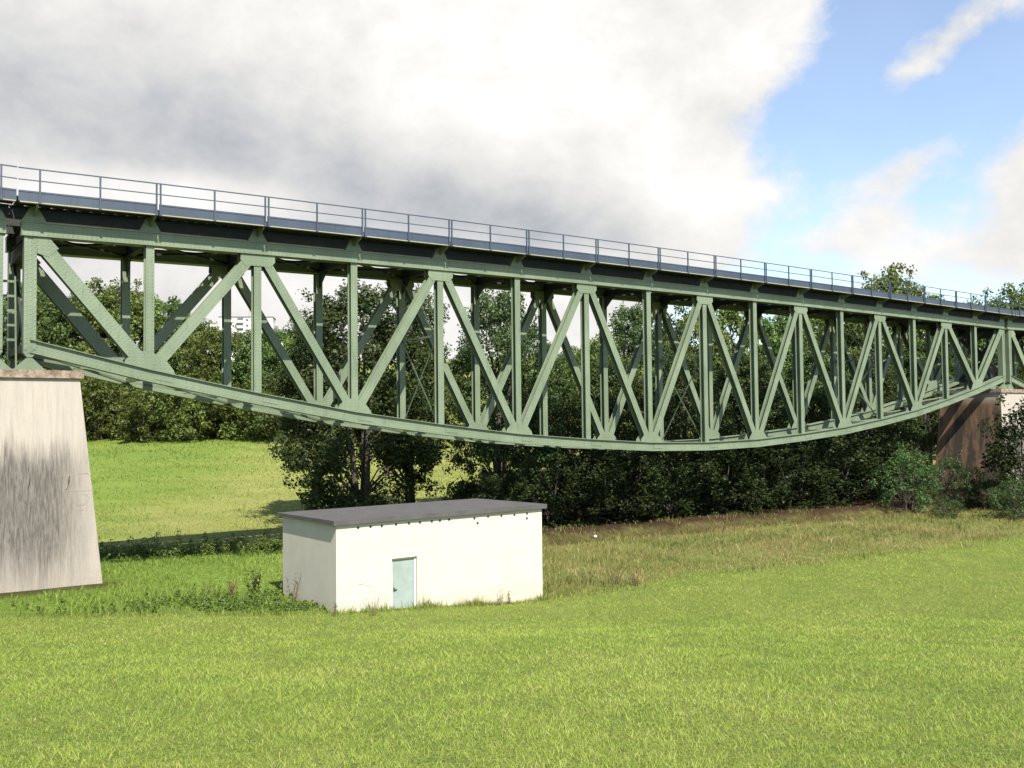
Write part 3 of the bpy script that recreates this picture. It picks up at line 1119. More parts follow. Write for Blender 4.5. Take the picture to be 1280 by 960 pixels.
rf = mb.build('roof', M['felt'], house)
bv = rf.modifiers.new('bevel', 'BEVEL')
bv.width = 0.02
bv.segments = 2
mb = MB()
mb.box((1.975, 0.105, -0.30), (2.765, 0.139, 1.46))
mb.box((2.04, 0.099, -0.2), (2.70, 0.106, 1.38))
door = mb.build('door', M['door'], house)
mb = MB()
mb.box((2.015, 0.075, 0.48), (2.055, 0.099, 0.60))
mb.box((2.015, 0.050, 0.525), (2.13, 0.078, 0.548))
mb.build('handle', M['handle'], door)
mb = MB()
mb.box((1.922, 0.08, -0.31), (1.97, 0.138, 1.52))
mb.box((2.77, 0.08, -0.31), (2.828, 0.138, 1.52))
mb.box((1.971, 0.08, 1.465), (2.769, 0.138, 1.52))
mb.build('door_frame', M['door_frame'], house)
mb = MB()
mb.tube([(0, -0.004, 0), (0, 0.01, 0)], [0.036, 0.036], 10)
mb.tube([(0, -0.008, 0), (0, -0.001, 0)], [0.044, 0.040], 10, False)
hole_me = mb.mesh('vent_hole', M['black'])
for x, z in [(0.74, 2.60), (1.17, 2.60), (1.564, 2.59), (2.072, 2.60), (2.536, 2.60), (2.943, 2.60), (3.394, 2.60), (3.70, 2.605), (4.057, 2.61),
             (5.058, 2.58), (5.62, 2.60), (6.172, 2.59), (6.725, 2.58), (7.279, 2.59), (5.187, 2.41), (7.265, 2.42)]:
    obj('vent_hole', hole_me, house, (x, 0, z))
mb = MB()                                                    # faint remains of spray paint left of the door
for pts in ([(0.75, 0.86), (0.985, 0.85)],):
    mb.tube([(x, -0.002, z) for x, z in pts], [0.010] * len(pts), 4)
mb.tube([(x, -0.002, z) for x, z in [(1.02, 0.80), (1.08, 0.74), (1.14, 0.80), (1.20, 0.72), (1.17, 0.66)]], [0.008] * 5, 4)
mb.build('paint_scrawl', M['spray_grey'], house)
mb = MB()
for pts in ([(0.76, 1.18), (0.98, 1.16)], [(0.80, 0.80), (0.79, 0.40), (0.81, 0.05)], [(0.90, 0.78), (0.91, 0.35), (0.89, -0.02)], [(0.97, 0.60), (0.96, 0.25)],
            [(0.86, 1.12), (0.87, 0.95)]):
    mb.tube([(x, -0.001, z) for x, z in pts], [0.012] * len(pts), 4)
mb.build('paint_scrawl', M['spray'], house)
tag(house, 'small cream flat-roofed hut with a pale mint door standing on the lawn', 'hut')


# ------------------------------------------------------------------ foliage meshes
def leaf_mesh(name, centres, normals, size, tint, mat, rng, aspect=0.62):
    """one folded rhombus per leaf"""
    n = len(centres)
    nrm = normals / np.linalg.norm(normals, axis=1, keepdims=True)
    r = rng.normal(size=(n, 3))
    u = np.cross(nrm, r)
    u /= np.linalg.norm(u, axis=1, keepdims=True)
    v = np.cross(nrm, u)
    s = size[:, None]
    P = np.empty((n, 4, 3))
    P[:, 0] = centres - u * s * 0.5
    P[:, 1] = centres + v * s * 0.5 * aspect + nrm * s * 0.10
    P[:, 2] = centres + u * s * 0.5 - nrm * s * 0.06
    P[:, 3] = centres - v * s * 0.5 * aspect + nrm * s * 0.10
    me = bpy.data.meshes.new(name)
    me.vertices.add(n * 4)
    me.vertices.foreach_set('co', P.astype(np.float32).ravel())
    me.loops.add(n * 4)
    me.loops.foreach_set('vertex_index', np.arange(n * 4, dtype=np.int32))
    me.polygons.add(n)
    me.polygons.foreach_set('loop_start', np.arange(0, n * 4, 4, dtype=np.int32))
    me.polygons.foreach_set('loop_total', np.full(n, 4, dtype=np.int32))
    a = me.attributes.new('tint', 'FLOAT', 'FACE')
    a.data.foreach_set('value', np.clip(tint, 0, 1).astype(np.float32))
    me.materials.append(mat)
    me.update(calc_edges=True)
    return me


def make_tree(seed, H, Rad, base, n_cl, n_leaf, leaf, mat, stems=1, upright=0.0, flat=0.75, top_power=0.6, crad=0.20):
    rng = np.random.default_rng(seed)
    random.seed(seed)
    # lobes make the outline uneven
    ph = rng.uniform(0, 6.28, 6)
    cl = []
    tries = 0
    while len(cl) < n_cl and tries < n_cl * 40:
        tries += 1
        uz = rng.uniform(0, 1)
        prof = (uz + 0.06) ** 0.42 * (1.02 - uz) ** top_power * 1.55
        a = rng.uniform(0, 6.283)
        lob = 1 + 0.22 * math.sin(2 * a + ph[0] + 3 * uz) + 0.18 * math.sin(3 * a + ph[1] - 5 * uz) + 0.16 * math.sin(5 * a + ph[2] + 9 * uz)
        rr = Rad * prof * lob * rng.uniform(0.25, 1.0) ** 0.5
        z = H * (base + (1 - base) * uz) * (1 + 0.03 * math.sin(4 * a + ph[3]))
        cl.append((rr * math.cos(a), rr * math.sin(a), z - crad * Rad * 0.5))
    cl = np.array(cl)
    cr = Rad * crad * rng.uniform(0.55, 1.25, len(cl))
    k = np.maximum(8, (n_leaf * (cr / (Rad * crad)) ** 2).astype(int))
    ci = np.repeat(np.arange(len(cl)), k)
    n = len(ci)
    d = rng.normal(size=(n, 3))
    d /= np.linalg.norm(d, axis=1, keepdims=True)
    rad = rng.uniform(0, 1, n) ** 0.5
    off = d * (rad * cr[ci])[:, None]
    off[:, 2] *= flat
    # twigs droop at the rim and reach up at the top
    C = cl[ci] + off
    # sprays reaching out of the crown break its outline
    nsp = max(4, n_cl // 7)
    sp = rng.choice(len(cl), nsp)
    extra = []
    for s in sp:
        dirv = cl[s] - np.array([0, 0, H * (base + 0.35 * (1 - base))])
        dirv = dirv / (np.linalg.norm(dirv) + 1e-6) + np.array([0, 0, 0.35]) + rng.normal(size=3) * 0.25
        L = Rad * rng.uniform(0.04, 0.17)
        m_ = max(8, int(n_leaf * 0.45))
        tt = rng.uniform(0.3, 1.0, m_)
        extra.append(cl[s] + dirv * (cr[s] + L * tt)[:, None] * 0.8 + rng.normal(size=(m_, 3)) * leaf * 0.8)
    ex = np.concatenate(extra)
    C = np.concatenate([C, ex])
    nrm = np.concatenate([d, rng.normal(size=(len(ex), 3)) * 0.6]) * 0.7 + rng.normal(size=(len(C), 3)) * 0.6
    nrm[:, 2] += 0.45
    size = leaf * rng.uniform(0.65, 1.35, len(C))
    ctint = rng.uniform(0.15, 0.75, len(cl))
    tint = np.concatenate([ctint[ci], np.full(len(ex), 0.55)]) + rng.normal(size=len(C)) * 0.20
    keep = C[:, 2] > 0.02 * H
    crown = leaf_mesh('crown', C[keep], nrm[keep], size[keep], tint[keep], mat, rng)
    # trunk and limbs
    mb = MB()
    tops = []
    for s in range(stems):
        a = 6.283 * s / stems + rng.uniform(0, 1)
        sp_ = 0.0 if stems == 1 else Rad * rng.uniform(0.10, 0.30)
        pts, rad_ = [], []
        r0 = H * 0.019 / (stems ** 0.35)
        for i in range(8):
            f = i / 7
            lean = sp_ * f ** 1.3
            pts.append((0.12 * stems ** 0.5 * math.cos(a) * (stems > 1) + lean * math.cos(a) + rng.normal() * 0.012 * H * f,
                        0.12 * stems ** 0.5 * math.sin(a) * (stems > 1) + lean * math.sin(a) + rng.normal() * 0.012 * H * f, -0.25 + H * 0.90 * f))
            rad_.append(r0 * (1.35 if i == 0 else 1.0) * (1 - f) ** 0.8 + 0.012)
        mb.tube(pts, rad_, 7, False)
        tops.append(pts)
    for j in rng.choice(len(cl), min(len(cl), 34), replace=False):
        c = cl[j]
        pts = tops[int(rng.integers(stems))]
        zz_ = max(0.12 * H, c[2] - np.hypot(c[0], c[1]) * (0.75 + upright))
        f = np.clip((zz_ + 0.25) / (H * 0.9), 0.05, 0.95)
        a_ = np.array([np.interp(f, np.linspace(0, 1, 8), [p_[q_] for p_ in pts]) for q_ in range(3)])
        mid = a_ * 0.5 + c * 0.5 + np.array([0, 0, 0.04 * H]) + rng.normal(size=3) * 0.02 * H
        r0 = H * 0.0065 * (1 - f * 0.6)
        mb.tube([a_, mid, c], [r0, r0 * 0.6, r0 * 0.22], 5, False)
    trunk = mb.mesh('trunk', M['bark'], True)
    return trunk, crown


T = {}
T['alder'] = [make_tree(11, 15, 4.6, 0.06, 290, 115, 0.21, M['alder'], 3, 0.3, 0.8, 0.55, 0.17),
              make_tree(12, 15, 3.6, 0.24, 230, 130, 0.20, M['alder'], 2, 0.5, 0.9, 0.50, 0.18),
              make_tree(13, 15, 4.2, 0.28, 250, 130, 0.21, M['alder'], 2, 0.4, 0.8, 0.6, 0.18)]
T['oak'] = [make_tree(21, 18, 6.5, 0.10, 200, 85, 0.42, M['oak'], 1, 0.2, 0.75, 0.5, 0.19),
            make_tree(22, 18, 5.4, 0.12, 180, 85, 0.42, M['oak'], 1, 0.3, 0.75, 0.55, 0.20),
            make_tree(23, 18, 6.0, 0.08, 190, 90, 0.40, M['oak'], 2, 0.3, 0.75, 0.6, 0.19)]
T['lime'] = [make_tree(31, 18, 5.6, 0.08, 210, 95, 0.36, M['lime'], 1, 0.3, 0.8, 0.55, 0.18),
             make_tree(32, 18, 6.2, 0.10, 220, 95, 0.36, M['lime'], 2, 0.3, 0.8, 0.5, 0.18)]
T['hedge'] = [make_tree(41, 7, 4.2, 0.0, 110, 60, 0.34, M['hedge'], 3, 0.3, 0.8, 0.4, 0.22),
              make_tree(42, 7, 3.6, 0.0, 100, 60, 0.34, M['hedge'], 3, 0.3, 0.8, 0.45, 0.22)]
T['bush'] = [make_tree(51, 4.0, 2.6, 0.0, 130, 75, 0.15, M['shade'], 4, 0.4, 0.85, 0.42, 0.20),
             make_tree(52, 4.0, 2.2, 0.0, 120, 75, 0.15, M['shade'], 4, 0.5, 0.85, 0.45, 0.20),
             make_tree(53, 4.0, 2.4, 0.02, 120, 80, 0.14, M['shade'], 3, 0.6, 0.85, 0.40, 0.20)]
T['sallow'] = [make_tree(61, 4.0, 2.3, 0.0, 100, 70, 0.13, M['willow'], 5, 0.9, 1.1, 0.45, 0.17),
               make_tree(62, 4.0, 2.5, 0.0, 110, 70, 0.13, M['willow'], 5, 0.8, 1.0, 0.5, 0.17)]


def px(u, depth):
    """x of the vertical plane through picture column u (1280 wide) at a given distance"""
    return (u - 640.0) / 1163.0 * depth


def plant(kind, var, u, depth, top_v, name, label, cat, group=None, rz=None, wide=1.0):
    """stand a plant at distance depth so that its top reaches picture row top_v (1280 x 960)"""
    x, y = px(u, depth), depth
    g = float(height(x, y))
    hz = 524.5 - (u - 640) * 0.0115
    H = EYE + (hz - top_v) / 1163.0 * depth - g
    H0 = {'alder': 15.0, 'oak': 18.0, 'lime': 18.0, 'hedge': 7.0, 'bush': 4.0, 'sallow': 4.0}[kind]
    s = H / H0
    tr, cr = T[kind][var % len(T[kind])]
    root = empty(name, (x, y, g), random.uniform(0, 6.28) if rz is None else rz)
    root.scale = (s * wide, s * wide, s)
    obj('trunk', tr, root)
    obj('crown', cr, root)
    tag(root, label, cat, group)
    return root


random.seed(5)
G_FOREST = 'trees of the wood beyond the hill meadow'
G_CREEK = 'trees along the stream behind the bridge'
G_BUSH = 'dark bushes in the shade under the bridge'
G_HEDGE = 'shrubs along the top of the hill meadow'
# wood on the far side of the meadow
forest = [(-30, 150, 372, 'oak', 'dark green tree at the very left edge of the far wood'),
          (8, 156, 372, 'oak', 'dark round tree seen in the gap left of the first end post'),
          (42, 150, 354, 'oak', 'dark tree directly behind the left end post of the main truss'),
          (78, 146, 372, 'oak', 'dark tree behind the upper end of the first long diagonal'),
          (112, 152, 366, 'lime', 'pale tree left of the tallest tree in the far wood'),
          (142, 148, 357, 'lime', 'tallest pale crown of the far wood, in the first truss panel'),
          (178, 150, 368, 'lime', 'pale yellow-green tree behind the first intermediate vertical'),
          (210, 154, 374, 'oak', 'green tree just right of the first intermediate vertical'),
          (238, 150, 396, 'oak', 'dark tree left of the distant apartment block'),
          (262, 142, 408, 'lime', 'pale tree below the left end of the distant apartment block'),
          (292, 146, 416, 'lime', 'low yellow-green tree in front of the distant apartment block'),
          (322, 142, 414, 'oak', 'low tree right below the distant apartment block'),
          (350, 150, 411, 'oak', 'green tree below the distant grey-roofed house'),
          (382, 146, 410, 'lime', 'pale tree at the right end of the far wood, left of the big alder'),
          (420, 160, 425, 'oak', 'far wood tree hidden behind the big multi-stemmed alder'),
          (520, 165, 430, 'oak', 'far wood tree seen through the alders in the fifth panel'),
          (585, 165, 436, 'oak', 'far wood tree seen between two alder crowns left of the tall dark alder'),
          (640, 170, 440, 'lime', 'far wood tree behind the tall dark alder at mid-span'),
          (690, 170, 440, 'oak', 'far wood tree under the open patch of sky at mid-span'),
          (730, 172, 436, 'lime', 'pale far tree just right of the open patch of sky at mid-span')]
for i, (u, dpt, tv, kd, lb) in enumerate(forest):
    plant(kd, i, u, dpt, tv, 'woodland_tree', lb, 'tree', G_FOREST, wide=random.uniform(0.92, 1.15))
hedge = [(u, 136 + 6 * math.sin(u * 1.7), 478 + 9 * math.sin(u * 0.63 + 1)) for u in range(40, 560, 28)]
hl = ['behind the left pier', 'showing just right of the left pier', 'below the first gusset of the lower chord', 'second bush right of the left pier',
      'below the first intermediate vertical', 'in the gap between the first two verticals', 'left of the second vertical, low on the meadow edge', 'just left of where the wood meets the second vertical',
      'behind the foot of the second vertical', 'right of the second vertical, above the green meadow', 'above the dry flank of the meadow', 'at the meadow edge left of the big alder',
      'behind the left side of the big alder crown', 'behind the middle of the big alder', 'behind the stems of the big alder', 'behind the right side of the big alder',
      'beyond the slender alder', 'beyond the gap right of the slender alder', 'last of the hedge row before the thick alders']
for i, (u, dpt, tv) in enumerate(hedge):
    plant('hedge', i, u, dpt, tv, 'hedge_shrub', 'dark bush of the hedge row ' + hl[i % len(hl)], 'shrub', G_HEDGE, wide=random.uniform(0.9, 1.25))
# alders along the stream, behind the bridge
creek = [(452, 60, 352, 'alder', 0, 1.12, 'big multi-stemmed dark alder rising behind the hut and the third vertical'),
         (395, 63, 398, 'alder', 2, 0.9, 'lower alder at the left flank of the big multi-stemmed alder'),
         (512, 64, 368, 'alder', 1, 0.95, 'slender alder just right of the big multi-stemmed alder'),
         (622, 62, 360, 'alder', 0, 0.92, 'tall dark alder left of the open patch of sky at mid-span'),
         (662, 68, 412, 'alder', 1, 0.9, 'shorter alder leaning into the open patch of sky at mid-span'),
         (712, 84, 446, 'alder', 2, 1.1, 'low alder filling the bottom of the open patch of sky'),
         (752, 82, 420, 'lime', 0, 0.85, 'yellow-green tree right of the open patch of sky'),
         (790, 84, 388, 'alder', 1, 0.95, 'thin-topped alder with loose sprays at mid-span'),
         (832, 90, 402, 'oak', 1, 0.85, 'broad tree right of the thin-topped alder'),
         (872, 88, 384, 'lime', 1, 0.8, 'pale green tree behind the middle of the span'),
         (915, 92, 382, 'lime', 0, 0.85, 'pale bushy tree in the panel just right of mid-span'),
         (955, 96, 396, 'oak', 0, 0.85, 'broad green tree two panels right of mid-span'),
         (1000, 100, 384, 'lime', 1, 0.85, 'pale tree behind the third peak from the right'),
         (1045, 104, 380, 'oak', 2, 0.9, 'dark broad tree behind the right third of the span'),
         (1085, 108, 372, 'oak', 1, 0.9, 'dark tree just left of the one that tops the railing'),
         (1118, 112, 341, 'lime', 1, 0.80, 'yellow-green tree rising above the railing at right'),
         (1158, 118, 368, 'oak', 2, 0.9, 'tree whose top just shows over the railing right of the tallest one'),
         (1205, 118, 378, 'oak', 0, 0.9, 'dark tree behind the right-hand end panels'),
         (1250, 122, 376, 'oak', 1, 0.9, 'dark tree behind the right pier'),
         (1282, 124, 362, 'lime', 1, 0.9, 'pale tree above the railing at the right edge'),
         (700, 66, 470, 'alder', 0, 1.2, 'low dark alder behind the gusset left of mid-span'),
         (770, 68, 452, 'alder', 2, 1.2, 'low dark alder behind the deepest part of the lower chord'),
         (850, 72, 440, 'alder', 0, 1.2, 'dark alder behind the chord just right of mid-span'),
         (930, 76, 446, 'alder', 1, 1.3, 'dark alder behind the lower chord two panels right of mid-span'),
         (1010, 82, 440, 'alder', 2, 1.2, 'dark alder behind the lower chord four panels from the right end'),
         (1090, 90, 436, 'alder', 0, 1.2, 'dark alder behind the lower chord near the right end'),
         (1160, 98, 430, 'alder', 1, 1.3, 'dark alder left of the right pier'),
         (1240, 104, 440, 'alder', 2, 1.3, 'dark alder behind the right pier cap')]
for (u, dpt, tv, kd, vr, wd, lb) in creek:
    plant(kd, vr, u, dpt, tv, 'alder_tree' if kd == 'alder' else 'broadleaf_tree', lb, 'tree', G_CREEK, wide=wd)
# bushes in front of and below the lower chord
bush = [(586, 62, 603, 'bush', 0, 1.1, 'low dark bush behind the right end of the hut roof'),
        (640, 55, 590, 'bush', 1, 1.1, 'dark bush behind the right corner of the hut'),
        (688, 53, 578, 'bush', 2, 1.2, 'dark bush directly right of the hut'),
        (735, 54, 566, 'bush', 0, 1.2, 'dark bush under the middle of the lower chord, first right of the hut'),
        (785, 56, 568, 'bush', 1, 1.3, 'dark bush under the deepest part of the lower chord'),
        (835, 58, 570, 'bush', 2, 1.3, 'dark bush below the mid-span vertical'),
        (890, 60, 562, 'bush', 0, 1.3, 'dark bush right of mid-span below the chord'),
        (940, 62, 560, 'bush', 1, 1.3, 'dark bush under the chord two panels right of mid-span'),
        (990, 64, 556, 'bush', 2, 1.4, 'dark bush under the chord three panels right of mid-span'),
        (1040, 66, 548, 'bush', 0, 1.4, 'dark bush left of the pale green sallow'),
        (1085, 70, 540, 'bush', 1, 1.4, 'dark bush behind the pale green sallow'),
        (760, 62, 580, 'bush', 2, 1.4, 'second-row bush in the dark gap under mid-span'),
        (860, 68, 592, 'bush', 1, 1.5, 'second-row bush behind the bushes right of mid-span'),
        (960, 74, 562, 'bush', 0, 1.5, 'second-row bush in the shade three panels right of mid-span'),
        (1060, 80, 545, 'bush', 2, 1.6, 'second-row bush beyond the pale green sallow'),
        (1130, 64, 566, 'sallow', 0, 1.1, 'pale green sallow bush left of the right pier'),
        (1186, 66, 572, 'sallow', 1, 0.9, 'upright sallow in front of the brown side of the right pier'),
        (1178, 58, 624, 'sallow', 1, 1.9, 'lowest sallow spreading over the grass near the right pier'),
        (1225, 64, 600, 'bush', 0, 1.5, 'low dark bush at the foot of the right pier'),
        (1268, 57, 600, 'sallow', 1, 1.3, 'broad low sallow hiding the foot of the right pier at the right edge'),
        (1288, 60, 512, 'bush', 1, 0.95, 'tall dark bush in front of the right pier at the right edge')]  # dense dark bush covering the pier front
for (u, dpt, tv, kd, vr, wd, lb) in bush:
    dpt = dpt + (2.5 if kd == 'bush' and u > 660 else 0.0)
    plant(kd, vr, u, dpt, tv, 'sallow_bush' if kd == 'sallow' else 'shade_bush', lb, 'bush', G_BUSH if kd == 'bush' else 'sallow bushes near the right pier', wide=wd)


# ------------------------------------------------------------------ grass
def blades(name, pos, length, width, lean, tint, mat, label, rng):
    """every blade is a bent strip of two faces"""
    n = len(pos)
    a = rng.uniform(0, 6.283, n)
    sx_ = np.stack([np.cos(a), np.sin(a), np.zeros(n)], 1)
    b = rng.uniform(0, 6.283, n)
    ld = np.stack([np.cos(b), np.sin(b), np.zeros(n)], 1) * (lean * length)[:, None]
    up = np.zeros((n, 3))
    up[:, 2] = length
    w_ = width[:, None]
    P = np.empty((n, 5, 3))
    base = pos.copy()
    base[:, 2] -= 0.01
    P[:, 0] = base - sx_ * w_ * 0.5
    P[:, 1] = base + sx_ * w_ * 0.5
    midp = base + up * 0.55 + ld * 0.35
    P[:, 2] = midp + sx_ * w_ * 0.40
    P[:, 3] = midp - sx_ * w_ * 0.40
    P[:, 4] = base + up * 0.95 + ld * 1.0
    me = bpy.data.meshes.new(name)
    me.vertices.add(n * 5)
    me.vertices.foreach_set('co', P.astype(np.float32).ravel())
    li = (np.arange(n)[:, None] * 5 + np.array([0, 1, 2, 3, 3, 2, 4])[None]).astype(np.int32).ravel()
    me.loops.add(n * 7)
    me.loops.foreach_set('vertex_index', li)
    me.polygons.add(n * 2)
    st = (np.arange(n)[:, None] * 7 + np.array([0, 4])[None]).astype(np.int32).ravel()
    me.polygons.foreach_set('loop_start', st)
    me.polygons.foreach_set('loop_total', np.tile(np.array([4, 3], dtype=np.int32), n))
    at = me.attributes.new('tint', 'FLOAT', 'FACE')
    at.data.foreach_set('value', np.repeat(np.clip(tint, 0, 1), 2).astype(np.float32))
    me.materials.append(mat)
    me.update(calc_edges=True)
    o = obj(name, me)
    tag(o, label, 'grass', None, 'stuff')
    return o


rng = np.random.default_rng(77)


def scatter(n, y0, y1, dens_pow=0.0, margin=1.08, x0=None, x1=None):
    """random points over the wedge of ground in front of the camera"""
    u = rng.uniform(0, 1, n)
    e = 2.0 - dens_pow
    y = (y0 ** e + u * (y1 ** e - y0 ** e)) ** (1 / e)
    x = rng.uniform(-1, 1, n) * (0.553 * y * margin + 0.4)
    return x, y


def in_house(x, y, pad=0.02):
    lx = (x - HO.x) * BD.x + (y - HO.y) * BD.y
    ly = (x - HO.x) * BN.x + (y - HO.y) * BN.y
    return (lx > -pad) & (lx < HL + pad) & (ly > -pad) & (ly < HD + pad)


def in_pier(x, y):
    lx = (x - BO.x) * BD.x + (y - BO.y) * BD.y + 0.55
    ly = (x - BO.x) * BN.x + (y - BO.y) * BN.y
    return (np.abs(lx) < 3.0) & (ly > -1.0) & (ly < MIRR + 1.0)


def mk(x, y):
    return np.stack([x, y, height(x, y)], 1)


# mown lawn
x, y = scatter(560000, 6.3, 48, 1.35)
x2 = rng.uniform(-36, 44, 230000)
y2 = 3.0 + 45 * rng.random(len(x2)) ** 1.25
side = np.abs(x2) > 0.553 * y2 * 1.08 + 0.4
x, y = np.concatenate([x, x2[side]]), np.concatenate([y, y2[side]])
ed = y - lawn_edge(x) + 0.6 * vnoise(x, y, 2.5, 3) + 0.5 * vnoise(x, y, 0.8, 7)
ok = (ed < 0.2 + rng.exponential(0.9, len(x)) * sstep(x, -1, 3)) & ~in_house(x, y)
x, y = x[ok], y[ok]
cell = np.array([mnoise.noise(Vector((a * 1.1, b * 0.8, 3.0))) + 0.6 * mnoise.noise(Vector((a * 4.3, b * 3.4, 9.0))) for a, b in zip(x, y)])
broad = np.array([mnoise.noise(Vector((a * 0.28, b * 0.22, 5.0))) for a, b in zip(x, y)])
L_ = (0.032 + 0.014 * cell + rng.exponential(0.011, len(x))) * (1 + 0.012 * y)
L_ = np.maximum(L_, 0.015)
wd_ = 0.0036 * (0.6 + 0.8 * rng.random(len(x))) * (np.maximum(y, 5) / 7.0) ** 0.75
ti = 0.38 + 0.24 * cell + 0.22 * broad + rng.normal(size=len(x)) * 0.22
straw = rng.random(len(x)) < 0.07 + 0.20 * np.clip(broad + 0.5 * cell, 0, 1)
ti = np.where(straw, rng.uniform(0.75, 1.0, len(x)), np.clip(ti, 0, 0.72))
blades('mown_grass', mk(x, y), L_, wd_, rng.uniform(0.2, 1.6, len(x)), ti, M['lawn_blade'], 'short bright green mown grass covering the foreground slope', rng)
# rough grass between the lawn and the stream, right of the hut
x, y = scatter(230000, 28, 66, 0.6)
ed = y - lawn_edge(x) + 0.5 * vnoise(x, y, 2.5, 3)
yc = np.interp(x, CREEK[:, 0], CREEK[:, 1])
tuft = vnoise(x, y, 0.8, 6) * 0.6 + vnoise(x, y, 2.6, 8) * 0.6
bare = np.exp(-((ed - 0.8) / 0.8) ** 2) * sstep(x, 3, 10) * sstep(x, 21, 17)
ok = (ed > -0.1 - 1.4 * sstep(x, -1, 3) * rng.random(len(x)) ** 2) & (y < yc - 0.2 + 0.9 * tuft + 4.5 * sstep(x, -3, 2) * rng.random(len(x)) ** 1.6) & ~in_house(x, y) & ~in_pier(x, y) & (rng.random(len(x)) > bare * 0.35) & (rng.random(len(x)) < 0.55 + 0.6 * tuft)
lx_ = (x - BO.x) * BD.x + (y - BO.y) * BD.y
ln_ = (x - BO.x) * BN.x + (y - BO.y) * BN.y
ok &= ~((lx_ < 2.9) & (ln_ > -1.75 + 0.25 * tuft) & (ln_ < -0.5))
right = ok & (x > -2.2)
xr, yr, tr_ = x[right], y[right], tuft[right]
br_ = bare[right]
L_ = (0.12 + 0.12 * np.clip(tr_ + 0.3, 0, 1) + rng.exponential(0.05, len(xr))) * (1 - 0.65 * br_)
blades('rough_grass', mk(xr, yr), L_, rng.uniform(0.012, 0.03, len(xr)), rng.uniform(0.2, 0.9, len(xr)), 0.40 + 0.40 * vnoise(xr, yr, 2.4, 9) + rng.normal(size=len(xr)) * 0.24 + 0.55 * br_, M['rough_blade'],
       'tufted yellowish rough grass between the mown lawn and the dark bushes', rng)
left = ok & (x <= -2.2)
xl, yl, tl_ = x[left], y[left], tuft[left]
L_ = 0.10 + 0.10 * np.clip(tl_ + 0.2, 0, 1) + rng.exponential(0.04, len(xl))
ti = 0.28 + 0.15 * tl_ + rng.normal(size=len(xl)) * 0.18 + 0.5 * np.exp(-((xl + 8.5) / 2.5) ** 2) * sstep(yl, 31, 34)
blades('lush_grass', mk(xl, yl), L_, rng.uniform(0.012, 0.03, len(xl)), rng.uniform(0.3, 1.0, len(xl)), ti, M['lush_blade'],
       'lush green uncut grass around the left pier and behind the hut', rng)


# tussocky growth on the hill meadow beyond the stream
n = 70000
y = rng.uniform(54, 138, n)
x = rng.uniform(-0.56, 0.02, n) * y
yc = np.interp(x, CREEK[:, 0], CREEK[:, 1])
dryness = sstep(x + 0.10 * y + 20 + 4 * vnoise(x, y, 14, 3), -6, 5)
ok = (y > yc + 2.5) & (vnoise(x, y, 3.0, 5) + rng.normal(size=n) * 0.5 > -0.3)
x, y, dryness = x[ok], y[ok], dryness[ok]
blades('hill_meadow_grass', mk(x, y), (0.08 + rng.exponential(0.05, len(x))) * (0.6 + y / 130), (0.03 + 0.03 * rng.random(len(x))) * y / 80, rng.uniform(0.2, 1.4, len(x)),
       0.25 + 0.40 * dryness + 0.25 * vnoise(x, y, 6, 8) + rng.normal(size=len(x)) * 0.20, M['lush_blade'], 'short grass of the sunny hill meadow beyond the stream', rng)


# ------------------------------------------------------------------ weeds
def weeds(name, x, y, hgt, leaf, n_leaf, mat, label, tint0=0.4):
    n = len(x)
    g = height(x, y)
    ci = np.repeat(np.arange(n), n_leaf)
    f = rng.uniform(0.1, 1.0, len(ci))
    spread = 0.45 * hgt[ci] * (1.05 - 0.7 * f)
    a = rng.uniform(0, 6.283, len(ci))
    C = np.stack([x[ci] + np.cos(a) * spread * rng.uniform(0.2, 1, len(ci)), y[ci] + np.sin(a) * spread * rng.uniform(0.2, 1, len(ci)), g[ci] + hgt[ci] * f], 1)
    nrm = np.stack([np.cos(a) * 0.6, np.sin(a) * 0.6, np.full(len(ci), 0.8)], 1) + rng.normal(size=(len(ci), 3)) * 0.35
    me = leaf_mesh(name, C, nrm, leaf * rng.uniform(0.6, 1.3, len(ci)), tint0 + rng.normal(size=len(ci)) * 0.22, mat, rng, 0.5)
    return tag(obj(name, me), label, 'weeds', None, 'stuff')


# leafy band at the left of the hut, lining the mown edge
n = 1500
x = rng.uniform(-16.5, -4.9, n)
y = 28.9 + np.abs(rng.normal(size=n)) * 1.5 + 0.25 * vnoise(x, x * 0, 0.9, 2)
ok = ~in_house(x, y, 0.05) & ~in_pier(x, y) & (rng.random(n) < sstep(x, -14.5, -9) * 0.55 + 0.05) & (y < 33.5) & (vnoise(x, y, 0.9, 12) > -0.25)
x, y = x[ok], y[ok]
weeds('leafy_weeds', x, y, 0.08 + 0.16 * rng.random(len(x)) + 0.25 * np.exp(-((x + 9.5) / 1.8) ** 2) * rng.random(len(x)), 0.085, 34, M['weed'], 'low leafy weeds along the mown edge left of the hut')
# nettle strip along the ditch at left
n = 1500
x = rng.uniform(-24, -6.2, n)
y = np.interp(x, CREEK[:, 0], CREEK[:, 1]) + rng.normal(size=n) * 0.75 - 0.2
ok = ~in_pier(x, y)
x, y = x[ok], y[ok]
weeds('ditch_weeds', x, y, 0.45 + 0.6 * rng.random(len(x)) * (0.6 + 0.5 * vnoise(x, y, 1.4, 5)), 0.13, 34, M['hedge'], 'dark nettles and weeds lining the ditch between the pier and the hut', 0.5)
